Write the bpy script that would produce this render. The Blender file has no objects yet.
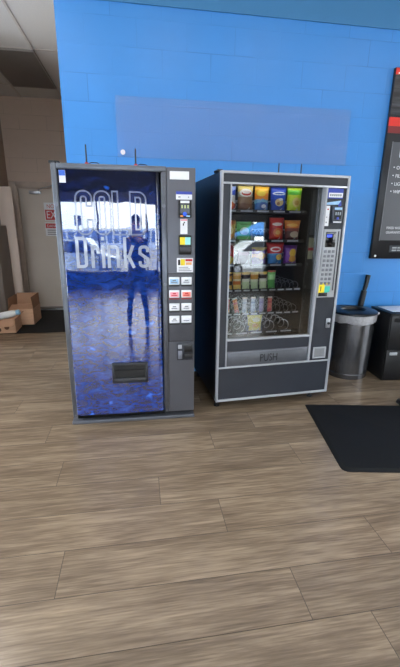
import bpy, bmesh, math, random
from mathutils import Vector, Matrix
random.seed(7)
PI = math.pi
COL = bpy.context.scene.collection

# ------------------------------------------------------------------ materials
MATS = {}
def new_mat(name):
    m = bpy.data.materials.new(name); m.use_nodes = True
    nt = m.node_tree; b = nt.nodes['Principled BSDF']
    return m, nt, b

def lin(c):
    def f(v):
        v /= 255.0
        return v / 12.92 if v <= .04045 else ((v + .055) / 1.055) ** 2.4
    return (f(c[0]), f(c[1]), f(c[2]), 1.0)

def mat(name, rgb, rough=.5, metal=0.0, var=.12, scale=8.0, bump=0.0, spec=.5, coat=0.0, stretch=(1, 1, 1), emit=0.0):
    """plain surface with procedural tone variation; rgb is the sRGB albedo"""
    if name in MATS: return MATS[name]
    m, nt, b = new_mat(name); N = nt.nodes; L = nt.links
    tc = N.new('ShaderNodeTexCoord'); mp = N.new('ShaderNodeMapping'); mp.inputs['Scale'].default_value = stretch
    nz = N.new('ShaderNodeTexNoise'); nz.inputs['Scale'].default_value = scale; nz.inputs['Detail'].default_value = 4
    L.new(tc.outputs['Object'], mp.inputs['Vector']); L.new(mp.outputs['Vector'], nz.inputs['Vector'])
    r = N.new('ShaderNodeValToRGB'); c = lin(rgb)
    r.color_ramp.elements[0].position = .25; r.color_ramp.elements[1].position = .75
    r.color_ramp.elements[0].color = tuple(v * (1 - var) for v in c[:3]) + (1,)
    r.color_ramp.elements[1].color = tuple(min(1, v * (1 + var)) for v in c[:3]) + (1,)
    L.new(nz.outputs['Fac'], r.inputs['Fac']); L.new(r.outputs['Color'], b.inputs['Base Color'])
    b.inputs['Roughness'].default_value = rough; b.inputs['Metallic'].default_value = metal
    b.inputs['Specular IOR Level'].default_value = spec; b.inputs['Coat Weight'].default_value = coat
    b.inputs['Coat Roughness'].default_value = .05
    if emit:
        L.new(r.outputs['Color'], b.inputs['Emission Color']); b.inputs['Emission Strength'].default_value = emit
    if bump:
        bp = N.new('ShaderNodeBump'); bp.inputs['Strength'].default_value = bump; bp.inputs['Distance'].default_value = .01
        L.new(nz.outputs['Fac'], bp.inputs['Height']); L.new(bp.outputs['Normal'], b.inputs['Normal'])
    MATS[name] = m
    return m

def block_mat(name, rgb, rgb_joint, x0, z0, rough=.45, axis='X', var=.06):
    """painted concrete block wall"""
    m, nt, b = new_mat(name); N = nt.nodes; L = nt.links
    g = N.new('ShaderNodeNewGeometry'); s = N.new('ShaderNodeSeparateXYZ'); L.new(g.outputs['Position'], s.inputs[0])
    ax = N.new('ShaderNodeMath'); ax.inputs[1].default_value = 40.64 - x0; L.new(s.outputs[axis], ax.inputs[0])
    az = N.new('ShaderNodeMath'); az.inputs[1].default_value = 40.64 - z0; L.new(s.outputs['Z'], az.inputs[0])
    cb = N.new('ShaderNodeCombineXYZ'); L.new(ax.outputs[0], cb.inputs[0]); L.new(az.outputs[0], cb.inputs[1])
    br = N.new('ShaderNodeTexBrick'); br.offset = .5; br.inputs['Scale'].default_value = 1
    br.inputs['Brick Width'].default_value = .4064; br.inputs['Row Height'].default_value = .2032
    br.inputs['Mortar Size'].default_value = .0035; br.inputs['Mortar Smooth'].default_value = .3
    c = lin(rgb); j = lin(rgb_joint)
    br.inputs['Color1'].default_value = c
    br.inputs['Color2'].default_value = tuple(min(1, v * (1 + var)) for v in c[:3]) + (1,)
    br.inputs['Mortar'].default_value = j
    L.new(cb.outputs[0], br.inputs['Vector'])
    # joints are partly filled with paint: break them up
    nz = N.new('ShaderNodeTexNoise'); nz.inputs['Scale'].default_value = 2.2; nz.inputs['Detail'].default_value = 3
    L.new(g.outputs['Position'], nz.inputs['Vector'])
    rp = N.new('ShaderNodeValToRGB'); rp.color_ramp.elements[0].position = .45; rp.color_ramp.elements[1].position = .68
    L.new(nz.outputs['Fac'], rp.inputs['Fac'])
    mx = N.new('ShaderNodeMix'); mx.data_type = 'RGBA'
    L.new(rp.outputs['Color'], mx.inputs['Factor']); mx.inputs[6].default_value = c; L.new(br.outputs['Color'], mx.inputs[7])
    n2 = N.new('ShaderNodeTexNoise'); n2.inputs['Scale'].default_value = 60; n2.inputs['Detail'].default_value = 3
    L.new(g.outputs['Position'], n2.inputs['Vector'])
    bp = N.new('ShaderNodeBump'); bp.inputs['Strength'].default_value = .12; bp.inputs['Distance'].default_value = .004
    L.new(n2.outputs['Fac'], bp.inputs['Height'])
    b2 = N.new('ShaderNodeBump'); b2.invert = True; b2.inputs['Strength'].default_value = .35; b2.inputs['Distance'].default_value = .004
    L.new(br.outputs['Fac'], b2.inputs['Height']); L.new(bp.outputs['Normal'], b2.inputs['Normal'])
    L.new(b2.outputs['Normal'], b.inputs['Normal'])
    L.new(mx.outputs[2], b.inputs['Base Color']); b.inputs['Roughness'].default_value = rough
    MATS[name] = m
    return m

def floor_mat():
    m, nt, b = new_mat('wood_plank_vinyl'); N = nt.nodes; L = nt.links
    at = N.new('ShaderNodeAttribute'); at.attribute_name = 'plank'
    g = N.new('ShaderNodeNewGeometry')
    sc = N.new('ShaderNodeVectorMath'); sc.operation = 'SCALE'; sc.inputs['Scale'].default_value = 40
    L.new(at.outputs['Color'], sc.inputs[0])
    ad = N.new('ShaderNodeVectorMath'); L.new(g.outputs['Position'], ad.inputs[0]); L.new(sc.outputs[0], ad.inputs[1])
    mp = N.new('ShaderNodeMapping'); mp.inputs['Scale'].default_value = (1.6, 22, 1); L.new(ad.outputs[0], mp.inputs['Vector'])
    n1 = N.new('ShaderNodeTexNoise'); n1.inputs['Scale'].default_value = 1.0; n1.inputs['Detail'].default_value = 7
    n1.inputs['Roughness'].default_value = .62; n1.inputs['Distortion'].default_value = .6
    L.new(mp.outputs[0], n1.inputs['Vector'])
    mp2 = N.new('ShaderNodeMapping'); mp2.inputs['Scale'].default_value = (1.2, 5, 1); L.new(ad.outputs[0], mp2.inputs['Vector'])
    n2 = N.new('ShaderNodeTexNoise'); n2.inputs['Scale'].default_value = 1.4; n2.inputs['Detail'].default_value = 3
    L.new(mp2.outputs[0], n2.inputs['Vector'])
    mp3 = N.new('ShaderNodeMapping'); mp3.inputs['Scale'].default_value = (7, 130, 1); L.new(ad.outputs[0], mp3.inputs['Vector'])
    n3 = N.new('ShaderNodeTexNoise'); n3.inputs['Scale'].default_value = 1.0; n3.inputs['Detail'].default_value = 4
    L.new(mp3.outputs[0], n3.inputs['Vector'])
    r = N.new('ShaderNodeValToRGB'); e = r.color_ramp.elements
    e[0].position = .28; e[0].color = lin((66, 55, 45)); e[1].position = .70; e[1].color = lin((158, 139, 117))
    e2 = e.new(.5); e2.color = lin((117, 101, 84))
    s1 = N.new('ShaderNodeMath'); s1.operation = 'MULTIPLY_ADD'; s1.inputs[1].default_value = .28
    L.new(n2.outputs['Fac'], s1.inputs[0])
    s3 = N.new('ShaderNodeMath'); s3.operation = 'MULTIPLY_ADD'; s3.inputs[1].default_value = .34; s3.inputs[2].default_value = 0
    L.new(n3.outputs['Fac'], s3.inputs[0])
    s4 = N.new('ShaderNodeMath'); s4.operation = 'MULTIPLY_ADD'; s4.inputs[1].default_value = .40
    L.new(n1.outputs['Fac'], s4.inputs[0]); L.new(s3.outputs[0], s4.inputs[2]); L.new(s4.outputs[0], s1.inputs[2])
    L.new(s1.outputs[0], r.inputs['Fac'])
    sp = N.new('ShaderNodeSeparateColor'); L.new(at.outputs['Color'], sp.inputs[0])
    ml = N.new('ShaderNodeMapRange'); ml.inputs['To Min'].default_value = .9; ml.inputs['To Max'].default_value = 1.1
    L.new(sp.outputs[1], ml.inputs['Value'])
    mu = N.new('ShaderNodeVectorMath'); mu.operation = 'SCALE'; L.new(r.outputs['Color'], mu.inputs[0]); L.new(ml.outputs[0], mu.inputs['Scale'])
    L.new(mu.outputs[0], b.inputs['Base Color'])
    b.inputs['Roughness'].default_value = .23
    bp = N.new('ShaderNodeBump'); bp.inputs['Strength'].default_value = .12; bp.inputs['Distance'].default_value = .002
    L.new(n3.outputs['Fac'], bp.inputs['Height']); L.new(bp.outputs['Normal'], b.inputs['Normal'])
    return m

def water_mat():
    """printed blue water graphic behind glossy plastic"""
    m, nt, b = new_mat('blue_water_graphic'); N = nt.nodes; L = nt.links
    tc = N.new('ShaderNodeTexCoord')
    mp = N.new('ShaderNodeMapping'); mp.inputs['Scale'].default_value = (9, 1, 22); mp.inputs['Rotation'].default_value = (0, .35, 0)
    L.new(tc.outputs['Object'], mp.inputs['Vector'])
    n1 = N.new('ShaderNodeTexNoise'); n1.inputs['Scale'].default_value = 1.1; n1.inputs['Detail'].default_value = 9
    n1.inputs['Distortion'].default_value = .8; n1.inputs['Roughness'].default_value = .7
    L.new(mp.outputs[0], n1.inputs['Vector'])
    r = N.new('ShaderNodeValToRGB'); e = r.color_ramp.elements
    e[0].position = .1; e[0].color = lin((14, 16, 34)); e[1].position = .84; e[1].color = lin((72, 128, 214))
    for p, c in ((.3, (15, 38, 100)), (.47, (17, 42, 108)), (.58, (22, 58, 138)), (.70, (32, 80, 168))):
        k = e.new(p); k.color = lin(c)
    # colour darkens to navy towards the top, imitating the mirrored dark ceiling
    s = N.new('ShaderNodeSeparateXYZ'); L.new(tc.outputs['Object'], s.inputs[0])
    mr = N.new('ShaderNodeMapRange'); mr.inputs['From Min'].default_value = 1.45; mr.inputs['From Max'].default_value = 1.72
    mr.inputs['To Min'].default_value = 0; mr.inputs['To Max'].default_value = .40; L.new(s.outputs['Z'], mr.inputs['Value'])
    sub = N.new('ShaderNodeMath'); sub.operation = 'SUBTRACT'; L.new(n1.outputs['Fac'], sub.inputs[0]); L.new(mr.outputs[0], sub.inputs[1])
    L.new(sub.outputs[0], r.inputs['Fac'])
    # a few pale bubbles in the lower water
    mp2 = N.new('ShaderNodeMapping'); mp2.inputs['Scale'].default_value = (5.5, .1, 8.5); mp2.inputs['Rotation'].default_value = (0, .6, 0)
    L.new(tc.outputs['Object'], mp2.inputs['Vector'])
    vo = N.new('ShaderNodeTexNoise'); vo.inputs['Scale'].default_value = 1.5; vo.inputs['Detail'].default_value = 2; L.new(mp2.outputs[0], vo.inputs['Vector'])
    r2 = N.new('ShaderNodeValToRGB'); r2.color_ramp.elements[0].position = .66; r2.color_ramp.elements[1].position = .76
    L.new(vo.outputs['Fac'], r2.inputs['Fac'])
    mx = N.new('ShaderNodeMix'); mx.data_type = 'RGBA'; L.new(r2.outputs['Color'], mx.inputs['Factor'])
    L.new(r.outputs['Color'], mx.inputs[6]); mx.inputs[7].default_value = lin((44, 108, 225))
    L.new(mx.outputs[2], b.inputs['Base Color'])
    b.inputs['Roughness'].default_value = .02; b.inputs['IOR'].default_value = 1.75
    b.inputs['Coat Weight'].default_value = 1; b.inputs['Coat Roughness'].default_value = .02; b.inputs['Coat IOR'].default_value = 1.85
    # very slight waviness of the plastic sheet
    n4 = N.new('ShaderNodeTexNoise'); n4.inputs['Scale'].default_value = 3.5; L.new(tc.outputs['Object'], n4.inputs['Vector'])
    bp = N.new('ShaderNodeBump'); bp.inputs['Strength'].default_value = .05; bp.inputs['Distance'].default_value = .02
    L.new(n4.outputs['Fac'], bp.inputs['Height']); L.new(bp.outputs['Normal'], b.inputs['Normal']); L.new(bp.outputs['Normal'], b.inputs['Coat Normal'])
    return m

def glass_mat(name, tint=(1, 1, 1), ior=1.5, haze=0.0, haze_rgb=(255, 255, 255), rough=.0):
    """thin clear sheet: transparent body with a Fresnel mirror on its face"""
    m = bpy.data.materials.new(name); m.use_nodes = True; nt = m.node_tree; N = nt.nodes; L = nt.links
    N.clear(); o = N.new('ShaderNodeOutputMaterial')
    t = N.new('ShaderNodeBsdfTransparent'); t.inputs[0].default_value = (*tint, 1)
    gl = N.new('ShaderNodeBsdfGlossy'); gl.inputs['Roughness'].default_value = rough
    fr = N.new('ShaderNodeFresnel'); fr.inputs[0].default_value = ior
    last = t
    if haze:
        d = N.new('ShaderNodeBsdfDiffuse'); d.inputs[0].default_value = lin(haze_rgb)
        nz = N.new('ShaderNodeTexNoise'); nz.inputs['Scale'].default_value = 1.5
        mr = N.new('ShaderNodeMapRange'); mr.inputs['To Min'].default_value = haze * .6; mr.inputs['To Max'].default_value = haze * 1.4
        L.new(nz.outputs['Fac'], mr.inputs['Value'])
        mh = N.new('ShaderNodeMixShader'); L.new(mr.outputs[0], mh.inputs[0]); L.new(t.outputs[0], mh.inputs[1]); L.new(d.outputs[0], mh.inputs[2]); last = mh
    mx = N.new('ShaderNodeMixShader'); L.new(fr.outputs[0], mx.inputs[0]); L.new(last.outputs[0], mx.inputs[1]); L.new(gl.outputs[0], mx.inputs[2])
    L.new(mx.outputs[0], o.inputs[0])
    return m

def bag_mat(name, stops, blobs=(), rough=.28, mess=.12, scale=3.0):
    """printed foil: colour bands up the bag (0 bottom, 1 top) with printed blobs (cx, cz, rx, rz, rgb)"""
    m, nt, b = new_mat(name); N = nt.nodes; L = nt.links
    tc = N.new('ShaderNodeTexCoord'); s = N.new('ShaderNodeSeparateXYZ'); L.new(tc.outputs['Generated'], s.inputs[0])
    nz = N.new('ShaderNodeTexNoise'); nz.inputs['Scale'].default_value = scale; nz.inputs['Detail'].default_value = 3
    L.new(tc.outputs['Generated'], nz.inputs['Vector'])
    a = N.new('ShaderNodeMath'); a.operation = 'MULTIPLY_ADD'; a.inputs[1].default_value = mess * 2; L.new(nz.outputs['Fac'], a.inputs[0]); L.new(s.outputs['Z'], a.inputs[2])
    a2 = N.new('ShaderNodeMath'); a2.operation = 'SUBTRACT'; a2.inputs[1].default_value = mess; L.new(a.outputs[0], a2.inputs[0])
    r = N.new('ShaderNodeValToRGB'); r.color_ramp.interpolation = 'CONSTANT'; e = r.color_ramp.elements
    e[0].position = 0; e[0].color = lin(stops[0][1])
    e.remove(e[1])
    for p, c in stops[1:]:
        k = e.new(p); k.color = lin(c)
    L.new(a2.outputs[0], r.inputs['Fac'])
    cur = r.outputs['Color']
    for (cx, cz, rx, rz, c) in blobs:
        vx = N.new('ShaderNodeMath'); vx.operation = 'SUBTRACT'; vx.inputs[1].default_value = cx; L.new(s.outputs['X'], vx.inputs[0])
        vz = N.new('ShaderNodeMath'); vz.operation = 'SUBTRACT'; vz.inputs[1].default_value = cz; L.new(s.outputs['Z'], vz.inputs[0])
        dx = N.new('ShaderNodeMath'); dx.operation = 'DIVIDE'; dx.inputs[1].default_value = rx; L.new(vx.outputs[0], dx.inputs[0])
        dz = N.new('ShaderNodeMath'); dz.operation = 'DIVIDE'; dz.inputs[1].default_value = rz; L.new(vz.outputs[0], dz.inputs[0])
        cb = N.new('ShaderNodeCombineXYZ'); L.new(dx.outputs[0], cb.inputs[0]); L.new(dz.outputs[0], cb.inputs[1])
        ln = N.new('ShaderNodeVectorMath'); ln.operation = 'LENGTH'; L.new(cb.outputs[0], ln.inputs[0])
        lt = N.new('ShaderNodeMath'); lt.operation = 'LESS_THAN'; lt.inputs[1].default_value = 1; L.new(ln.outputs['Value'], lt.inputs[0])
        mx = N.new('ShaderNodeMix'); mx.data_type = 'RGBA'; L.new(lt.outputs[0], mx.inputs['Factor']); L.new(cur, mx.inputs[6]); mx.inputs[7].default_value = lin(c)
        cur = mx.outputs[2]
    L.new(cur, b.inputs['Base Color']); b.inputs['Roughness'].default_value = rough
    n2 = N.new('ShaderNodeTexNoise'); n2.inputs['Scale'].default_value = 5
    L.new(tc.outputs['Generated'], n2.inputs['Vector'])
    bp = N.new('ShaderNodeBump'); bp.inputs['Strength'].default_value = .4; bp.inputs['Distance'].default_value = .01
    L.new(n2.outputs['Fac'], bp.inputs['Height']); L.new(bp.outputs['Normal'], b.inputs['Normal'])
    return m

# ------------------------------------------------------------------ mesh builder
class MB:
    def __init__(self): self.V = []; self.F = []; self.M = []
    def _take(self, bm, mi):
        n = len(self.V); bm.verts.index_update()
        self.V += [tuple(v.co) for v in bm.verts]
        for f in bm.faces:
            self.F.append([n + v.index for v in f.verts]); self.M.append(mi)
        bm.free()
    def box(self, x0, x1, y0, y1, z0, z1, bev=0, mi=0, seg=2, edges=None):
        bm = bmesh.new(); bmesh.ops.create_cube(bm, size=1)
        for v in bm.verts:
            v.co = Vector(((x0 + x1) / 2 + v.co.x * (x1 - x0), (y0 + y1) / 2 + v.co.y * (y1 - y0), (z0 + z1) / 2 + v.co.z * (z1 - z0)))
        if bev:
            es = list(bm.edges)
            if edges: es = [e for e in es if abs((e.verts[0].co - e.verts[1].co).normalized()['xyz'.index(edges)]) > .9]
            bmesh.ops.bevel(bm, geom=es, offset=bev, segments=seg, profile=.5, affect='EDGES')
        self._take(bm, mi); return self
    def cyl(self, p0, p1, r, r2=None, seg=16, mi=0):
        p0 = Vector(p0); p1 = Vector(p1); d = p1 - p0
        bm = bmesh.new()
        bmesh.ops.create_cone(bm, cap_ends=True, segments=seg, radius1=r, radius2=r if r2 is None else r2, depth=d.length)
        M = Matrix.Translation((p0 + p1) / 2) @ d.to_track_quat('Z', 'Y').to_matrix().to_4x4()
        bm.transform(M); self._take(bm, mi); return self
    def sphere(self, c, r, sc=(1, 1, 1), seg=16, mi=0):
        bm = bmesh.new(); bmesh.ops.create_uvsphere(bm, u_segments=seg, v_segments=max(6, seg // 2), radius=r)
        for v in bm.verts: v.co = Vector((c[0] + v.co.x * sc[0], c[1] + v.co.y * sc[1], c[2] + v.co.z * sc[2]))
        self._take(bm, mi); return self
    def tube(self, pts, r, seg=8, closed=False, mi=0):
        pts = [Vector(p) for p in pts]; n = len(pts); base = len(self.V); nrm = None
        for i, p in enumerate(pts):
            a = pts[(i - 1) % n] if (closed or i > 0) else p
            c = pts[(i + 1) % n] if (closed or i < n - 1) else p
            t = (c - a).normalized()
            if nrm is None:
                nrm = t.orthogonal().normalized()
            else:
                nrm = (nrm - t * nrm.dot(t)).normalized()
            bn = t.cross(nrm); rr = r[i] if isinstance(r, (list, tuple)) else r
            for k in range(seg):
                a_ = 2 * PI * k / seg
                self.V.append(tuple(p + (nrm * math.cos(a_) + bn * math.sin(a_)) * rr))
        for i in range(n if closed else n - 1):
            j = (i + 1) % n
            for k in range(seg):
                self.F.append([base + i * seg + k, base + i * seg + (k + 1) % seg, base + j * seg + (k + 1) % seg, base + j * seg + k]); self.M.append(mi)
        if not closed:
            self.F.append([base + k for k in range(seg)][::-1]); self.M.append(mi)
            self.F.append([base + (n - 1) * seg + k for k in range(seg)]); self.M.append(mi)
        return self
    def lathe(self, prof, c=(0, 0, 0), seg=32, mi=0):
        base = len(self.V); n = len(prof)
        for (r, z) in prof:
            for k in range(seg):
                a = 2 * PI * k / seg; self.V.append((c[0] + r * math.cos(a), c[1] + r * math.sin(a), c[2] + z))
        for i in range(n - 1):
            for k in range(seg):
                self.F.append([base + i * seg + k, base + i * seg + (k + 1) % seg, base + (i + 1) * seg + (k + 1) % seg, base + (i + 1) * seg + k]); self.M.append(mi)
        for i, rev in ((0, True), (n - 1, False)):
            if prof[i][0] > 1e-4:
                f = [base + i * seg + k for k in range(seg)]; self.F.append(f[::-1] if rev else f); self.M.append(mi)
        return self
    def prism(self, poly, y0, y1, mi=0):
        """poly in x-z, extruded in y"""
        n = len(poly); b = len(self.V)
        self.V += [(x, y0, z) for x, z in poly] + [(x, y1, z) for x, z in poly]
        self.F.append([b + i for i in range(n)]); self.M.append(mi)
        self.F.append([b + n + i for i in range(n)][::-1]); self.M.append(mi)
        for i in range(n):
            j = (i + 1) % n; self.F.append([b + j, b + i, b + n + i, b + n + j]); self.M.append(mi)
        return self
    def ribbon(self, path, w, y0, y1, closed=False, mi=0):
        """flat stroke of width w along a path in x-z, thickness y0..y1"""
        P = [Vector((x, z)) for x, z in path]; n = len(P); Lf = []; Rt = []
        for i, p in enumerate(P):
            a = P[(i - 1) % n] if (closed or i > 0) else None
            c = P[(i + 1) % n] if (closed or i < n - 1) else None
            d1 = (p - a).normalized() if a is not None else (c - p).normalized()
            d2 = (c - p).normalized() if c is not None else d1
            n1 = Vector((-d1.y, d1.x)); n2 = Vector((-d2.y, d2.x)); m = (n1 + n2)
            m = m.normalized() if m.length > 1e-6 else n1
            k = 1 / max(.5, m.dot(n1)); Lf.append(p + m * w / 2 * k); Rt.append(p - m * w / 2 * k)
        b = len(self.V)
        for i in range(n):
            for q in (Lf[i], Rt[i]):
                for y in (y0, y1): self.V.append((q.x, y, q.y))
        for i in range(n if closed else n - 1):
            A = b + 4 * i; B = b + 4 * ((i + 1) % n)
            for f in ([A, A + 2, B + 2, B], [A + 1, B + 1, B + 3, A + 3], [A, B, B + 1, A + 1], [A + 2, A + 3, B + 3, B + 2]):
                self.F.append(f); self.M.append(mi)
        if not closed:
            A = b; self.F.append([A, A + 1, A + 3, A + 2]); self.M.append(mi)
            A = b + 4 * (n - 1); self.F.append([A, A + 2, A + 3, A + 1]); self.M.append(mi)
        return self
    def text(self, s, x, z, y, size, xs=1.0, th=.001, mi=0, align='LEFT'):
        cu = bpy.data.curves.new('lettering', 'FONT'); cu.body = s; cu.size = size; cu.extrude = th / 2; cu.align_x = align
        cu.resolution_u = 3
        ob = bpy.data.objects.new('lettering', cu); me = ob.to_mesh(); b = len(self.V)
        self.V += [(x + v.co.x * xs, y - v.co.z, z + v.co.y) for v in me.vertices]
        for p in me.polygons: self.F.append([b + i for i in p.vertices]); self.M.append(mi)
        ob.to_mesh_clear(); bpy.data.objects.remove(ob); bpy.data.curves.remove(cu); return self
    def xform(self, M):
        self.V = [tuple(M @ Vector(v)) for v in self.V]; return self
    def build(self, name, m, parent=None, angle=35, label=None, loc=None):
        me = bpy.data.meshes.new(name); me.from_pydata(self.V, [], self.F)
        ms = m if isinstance(m, (list, tuple)) else [m]
        for k in ms: me.materials.append(k)
        me.polygons.foreach_set('material_index', self.M)
        bm = bmesh.new(); bm.from_mesh(me); bmesh.ops.recalc_face_normals(bm, faces=bm.faces); bm.to_mesh(me); bm.free()
        me.polygons.foreach_set('use_smooth', [True] * len(me.polygons)); me.set_sharp_from_angle(angle=math.radians(angle)); me.update()
        o = bpy.data.objects.new(name, me); COL.objects.link(o)
        if parent is not None: o.parent = parent
        if label: o['label'] = label
        if loc is not None: o.location = loc
        return o

def tag(o, label, cat, group=None, kind=None):
    o['label'] = label; o['category'] = cat
    if group: o['group'] = group
    if kind: o['kind'] = kind
    return o
def thing(name, label, cat, loc=(0, 0, 0), rz=0, group=None, rx=0, ry=0):
    o = bpy.data.objects.new(name, None); o.empty_display_size = .1; COL.objects.link(o)
    o.location = loc; o.rotation_euler = (rx, ry, rz)
    return tag(o, label, cat, group)
def struct(o, label=None, cat=None):
    o['kind'] = 'structure'
    if label: o['label'] = label
    if cat: o['category'] = cat
    return o
def B(*a, **k): return MB().box(*a, **k)
def arc(cx, cz, r, a0, a1, n=6):
    return [(cx + r * math.cos(math.radians(a0 + (a1 - a0) * i / n)), cz + r * math.sin(math.radians(a0 + (a1 - a0) * i / n))) for i in range(n + 1)]

# common materials
ALU = mat('brushed_aluminium', (176, 178, 184), .32, .85, .08, 40, stretch=(1, 1, .05))
SILVER = mat('silver_paint', (168, 170, 176), .38, .25, .05, 6)
DGREY = mat('charcoal_vinyl_face', (42, 45, 53), .38, .0, .1, 5, spec=.5)
PGREY = mat('grey_satin_metal', (116, 118, 128), .3, .35, .08, 4)
BLACK = mat('black_powder_coat', (24, 24, 27), .45, 0, .15, 10)
BLACKP = mat('black_plastic', (16, 16, 18), .3, 0, .2, 12)
WHITE = mat('white_print', (228, 228, 232), .35, 0, .04, 20)
COLDL = mat('pale_outline_lettering_gloss', (112, 118, 142), .05, 0, .05, 10, coat=1)
LETTER = mat('white_lettering_gloss', (158, 164, 180), .05, 0, .05, 10, coat=1)
RED = mat('red_print', (190, 36, 38), .4, 0, .1, 10)
YELLOW = mat('yellow_print', (238, 212, 40), .4, 0, .08, 30)
PALEBLUE = mat('pale_blue_print', (150, 190, 225), .4, 0, .2, 60)
BLUEP = mat('blue_print', (52, 70, 165), .4, 0, .1, 30)
TEAL = mat('teal_print', (70, 190, 170), .4, 0, .15, 60)
PINK = mat('pink_print', (235, 150, 160), .4, 0, .15, 60)
GREYTXT = mat('grey_print', (120, 122, 128), .5, 0, .1, 60)

# ------------------------------------------------------------------ setting
YW, ZC, ZH = 3.6, 3.6, 3.29   # blue wall face, ceiling height, lower hall ceiling height
XL, XR, YF, YB = -2.017, 7.0, -6.5, 6.8
XM, YJ = -4.2, 4.5           # the main room is wider than the hall

def floor():
    me = bpy.data.meshes.new('floor'); V = []; F = []; C = []
    offs = {-1: .865, 0: .62, 1: -.387, 2: .391, 3: .072, 4: -.52, 5: .47, 6: -.687}
    g = .0014; rnd = random.Random(3)
    k0 = int((YF - 1.002) / .237) - 1
    for k in range(k0, 25):
        y0 = 1.002 + .237 * (k); y1 = y0 + .237
        if y0 > YB: break
        off = offs.get(k, rnd.uniform(-.7, .7))
        x = off - 1.513 * 5
        while x < XR:
            a, b_ = max(x, XM), min(x + 1.513, XR); ya, yb = max(y0, YF), min(y1, YB)
            if b_ > a and yb > ya:
                n = len(V); V += [(a + g, ya + g, 0), (b_ - g, ya + g, 0), (b_ - g, yb - g, 0), (a + g, yb - g, 0)]
                F.append([n, n + 1, n + 2, n + 3]); C += [(rnd.random(), rnd.random(), rnd.random(), 1)] * 4
            x += 1.513
    nP = len(F); n = len(V)
    V += [(XM, YF, -.002), (XR, YF, -.002), (XR, YB, -.002), (XM, YB, -.002), (XM, YF, -.1), (XR, YF, -.1), (XR, YB, -.1), (XM, YB, -.1)]
    F += [[n, n + 1, n + 2, n + 3], [n + 7, n + 6, n + 5, n + 4], [n, n + 4, n + 5, n + 1], [n + 1, n + 5, n + 6, n + 2], [n + 2, n + 6, n + 7, n + 3], [n + 3, n + 7, n + 4, n]]
    C += [(0, 0, 0, 1)] * 24
    me.from_pydata(V, [], F)
    ca = me.color_attributes.new('plank', 'FLOAT_COLOR', 'CORNER')
    for i, c in enumerate(C): ca.data[i].color = c
    me.materials.append(floor_mat()); me.materials.append(mat('plank_seam', (52, 42, 35), .8))
    for i, p in enumerate(me.polygons): p.material_index = 0 if i < nP else 1
    o = bpy.data.objects.new('floor', me); COL.objects.link(o); struct(o)
floor()

BLUE = block_mat('blue_painted_block', (60, 134, 206), (46, 112, 182), -.366 - .203, 1.21, rough=.35)
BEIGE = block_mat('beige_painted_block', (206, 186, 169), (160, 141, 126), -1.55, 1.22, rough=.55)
BEIGE_SHADED = block_mat('beige_painted_block_shaded', (150, 132, 118), (112, 96, 84), 0, 1.22, rough=.55, axis='Y')  # side walls' copy, darkened to paint in their shade
struct(B(-.58, XR, YW, YW + .2, 0, ZC).build('wall_back', BLUE))
struct(B(XL, -.38, YB, YB + .2, 0, ZC).build('wall_hall', BEIGE))
struct(B(-.58, -.38, YW + .2, YB, 0, ZC).build('wall_hall_side', BEIGE_SHADED))
def side_wall(name, x0, x1, ya, yb_, wa, wb, za, zb, m):
    q = MB(); q.box(x0, x1, ya, wa, 0, ZC); q.box(x0, x1, wb, yb_, 0, ZC); q.box(x0, x1, wa, wb, 0, za); q.box(x0, x1, wa, wb, zb, ZC)
    struct(q.build(name, m))
LW = (-5.0, 4.2, .3, 3.3); RW = (-2.5, 3.2, .4, 2.9)
side_wall('wall_left', XM - .2, XM, YF, YJ + .2, *LW, BEIGE_SHADED)
struct(B(XL - .2, XL, YJ, YB + .2, 0, ZC).build('wall_hall_left', BEIGE_SHADED))
struct(B(XM, XL - .2, YJ, YJ + .2, 0, ZC).build('wall_jog', BEIGE))
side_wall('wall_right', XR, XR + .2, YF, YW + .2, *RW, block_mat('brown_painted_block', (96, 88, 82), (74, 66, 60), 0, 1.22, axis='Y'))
for nm, x, (a, b_, za, zb) in (('added_window_2', XM - .1, LW), ('added_window_3', XR + .1, RW)):  # unseen side windows, added to let more light into the room
    q = MB()
    for y in (a, (a + b_) / 2 - .02, b_ - .04): q.box(x - .04, x + .04, y, y + .04, za, zb)
    for z in (za, zb - .04): q.box(x - .04, x + .04, a, b_, z, z + .04)
    fr_ = struct(q.build(nm, mat('window_frame_white', (200, 202, 204), .4)))
    gp = B(x - .003, x + .003, a + .04, b_ - .04, za + .04, zb - .04).build('pane', glass_mat('side_glass', (.96, .98, .98), 1.3), fr_)
# teal band along the top of the blue wall
struct(B(-.58, XR, YW - .012, YW, 3.13, ZC - .001).build('trim_1', mat('teal_blue', (58, 120, 168), .5, 0, .05, 3)))

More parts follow.
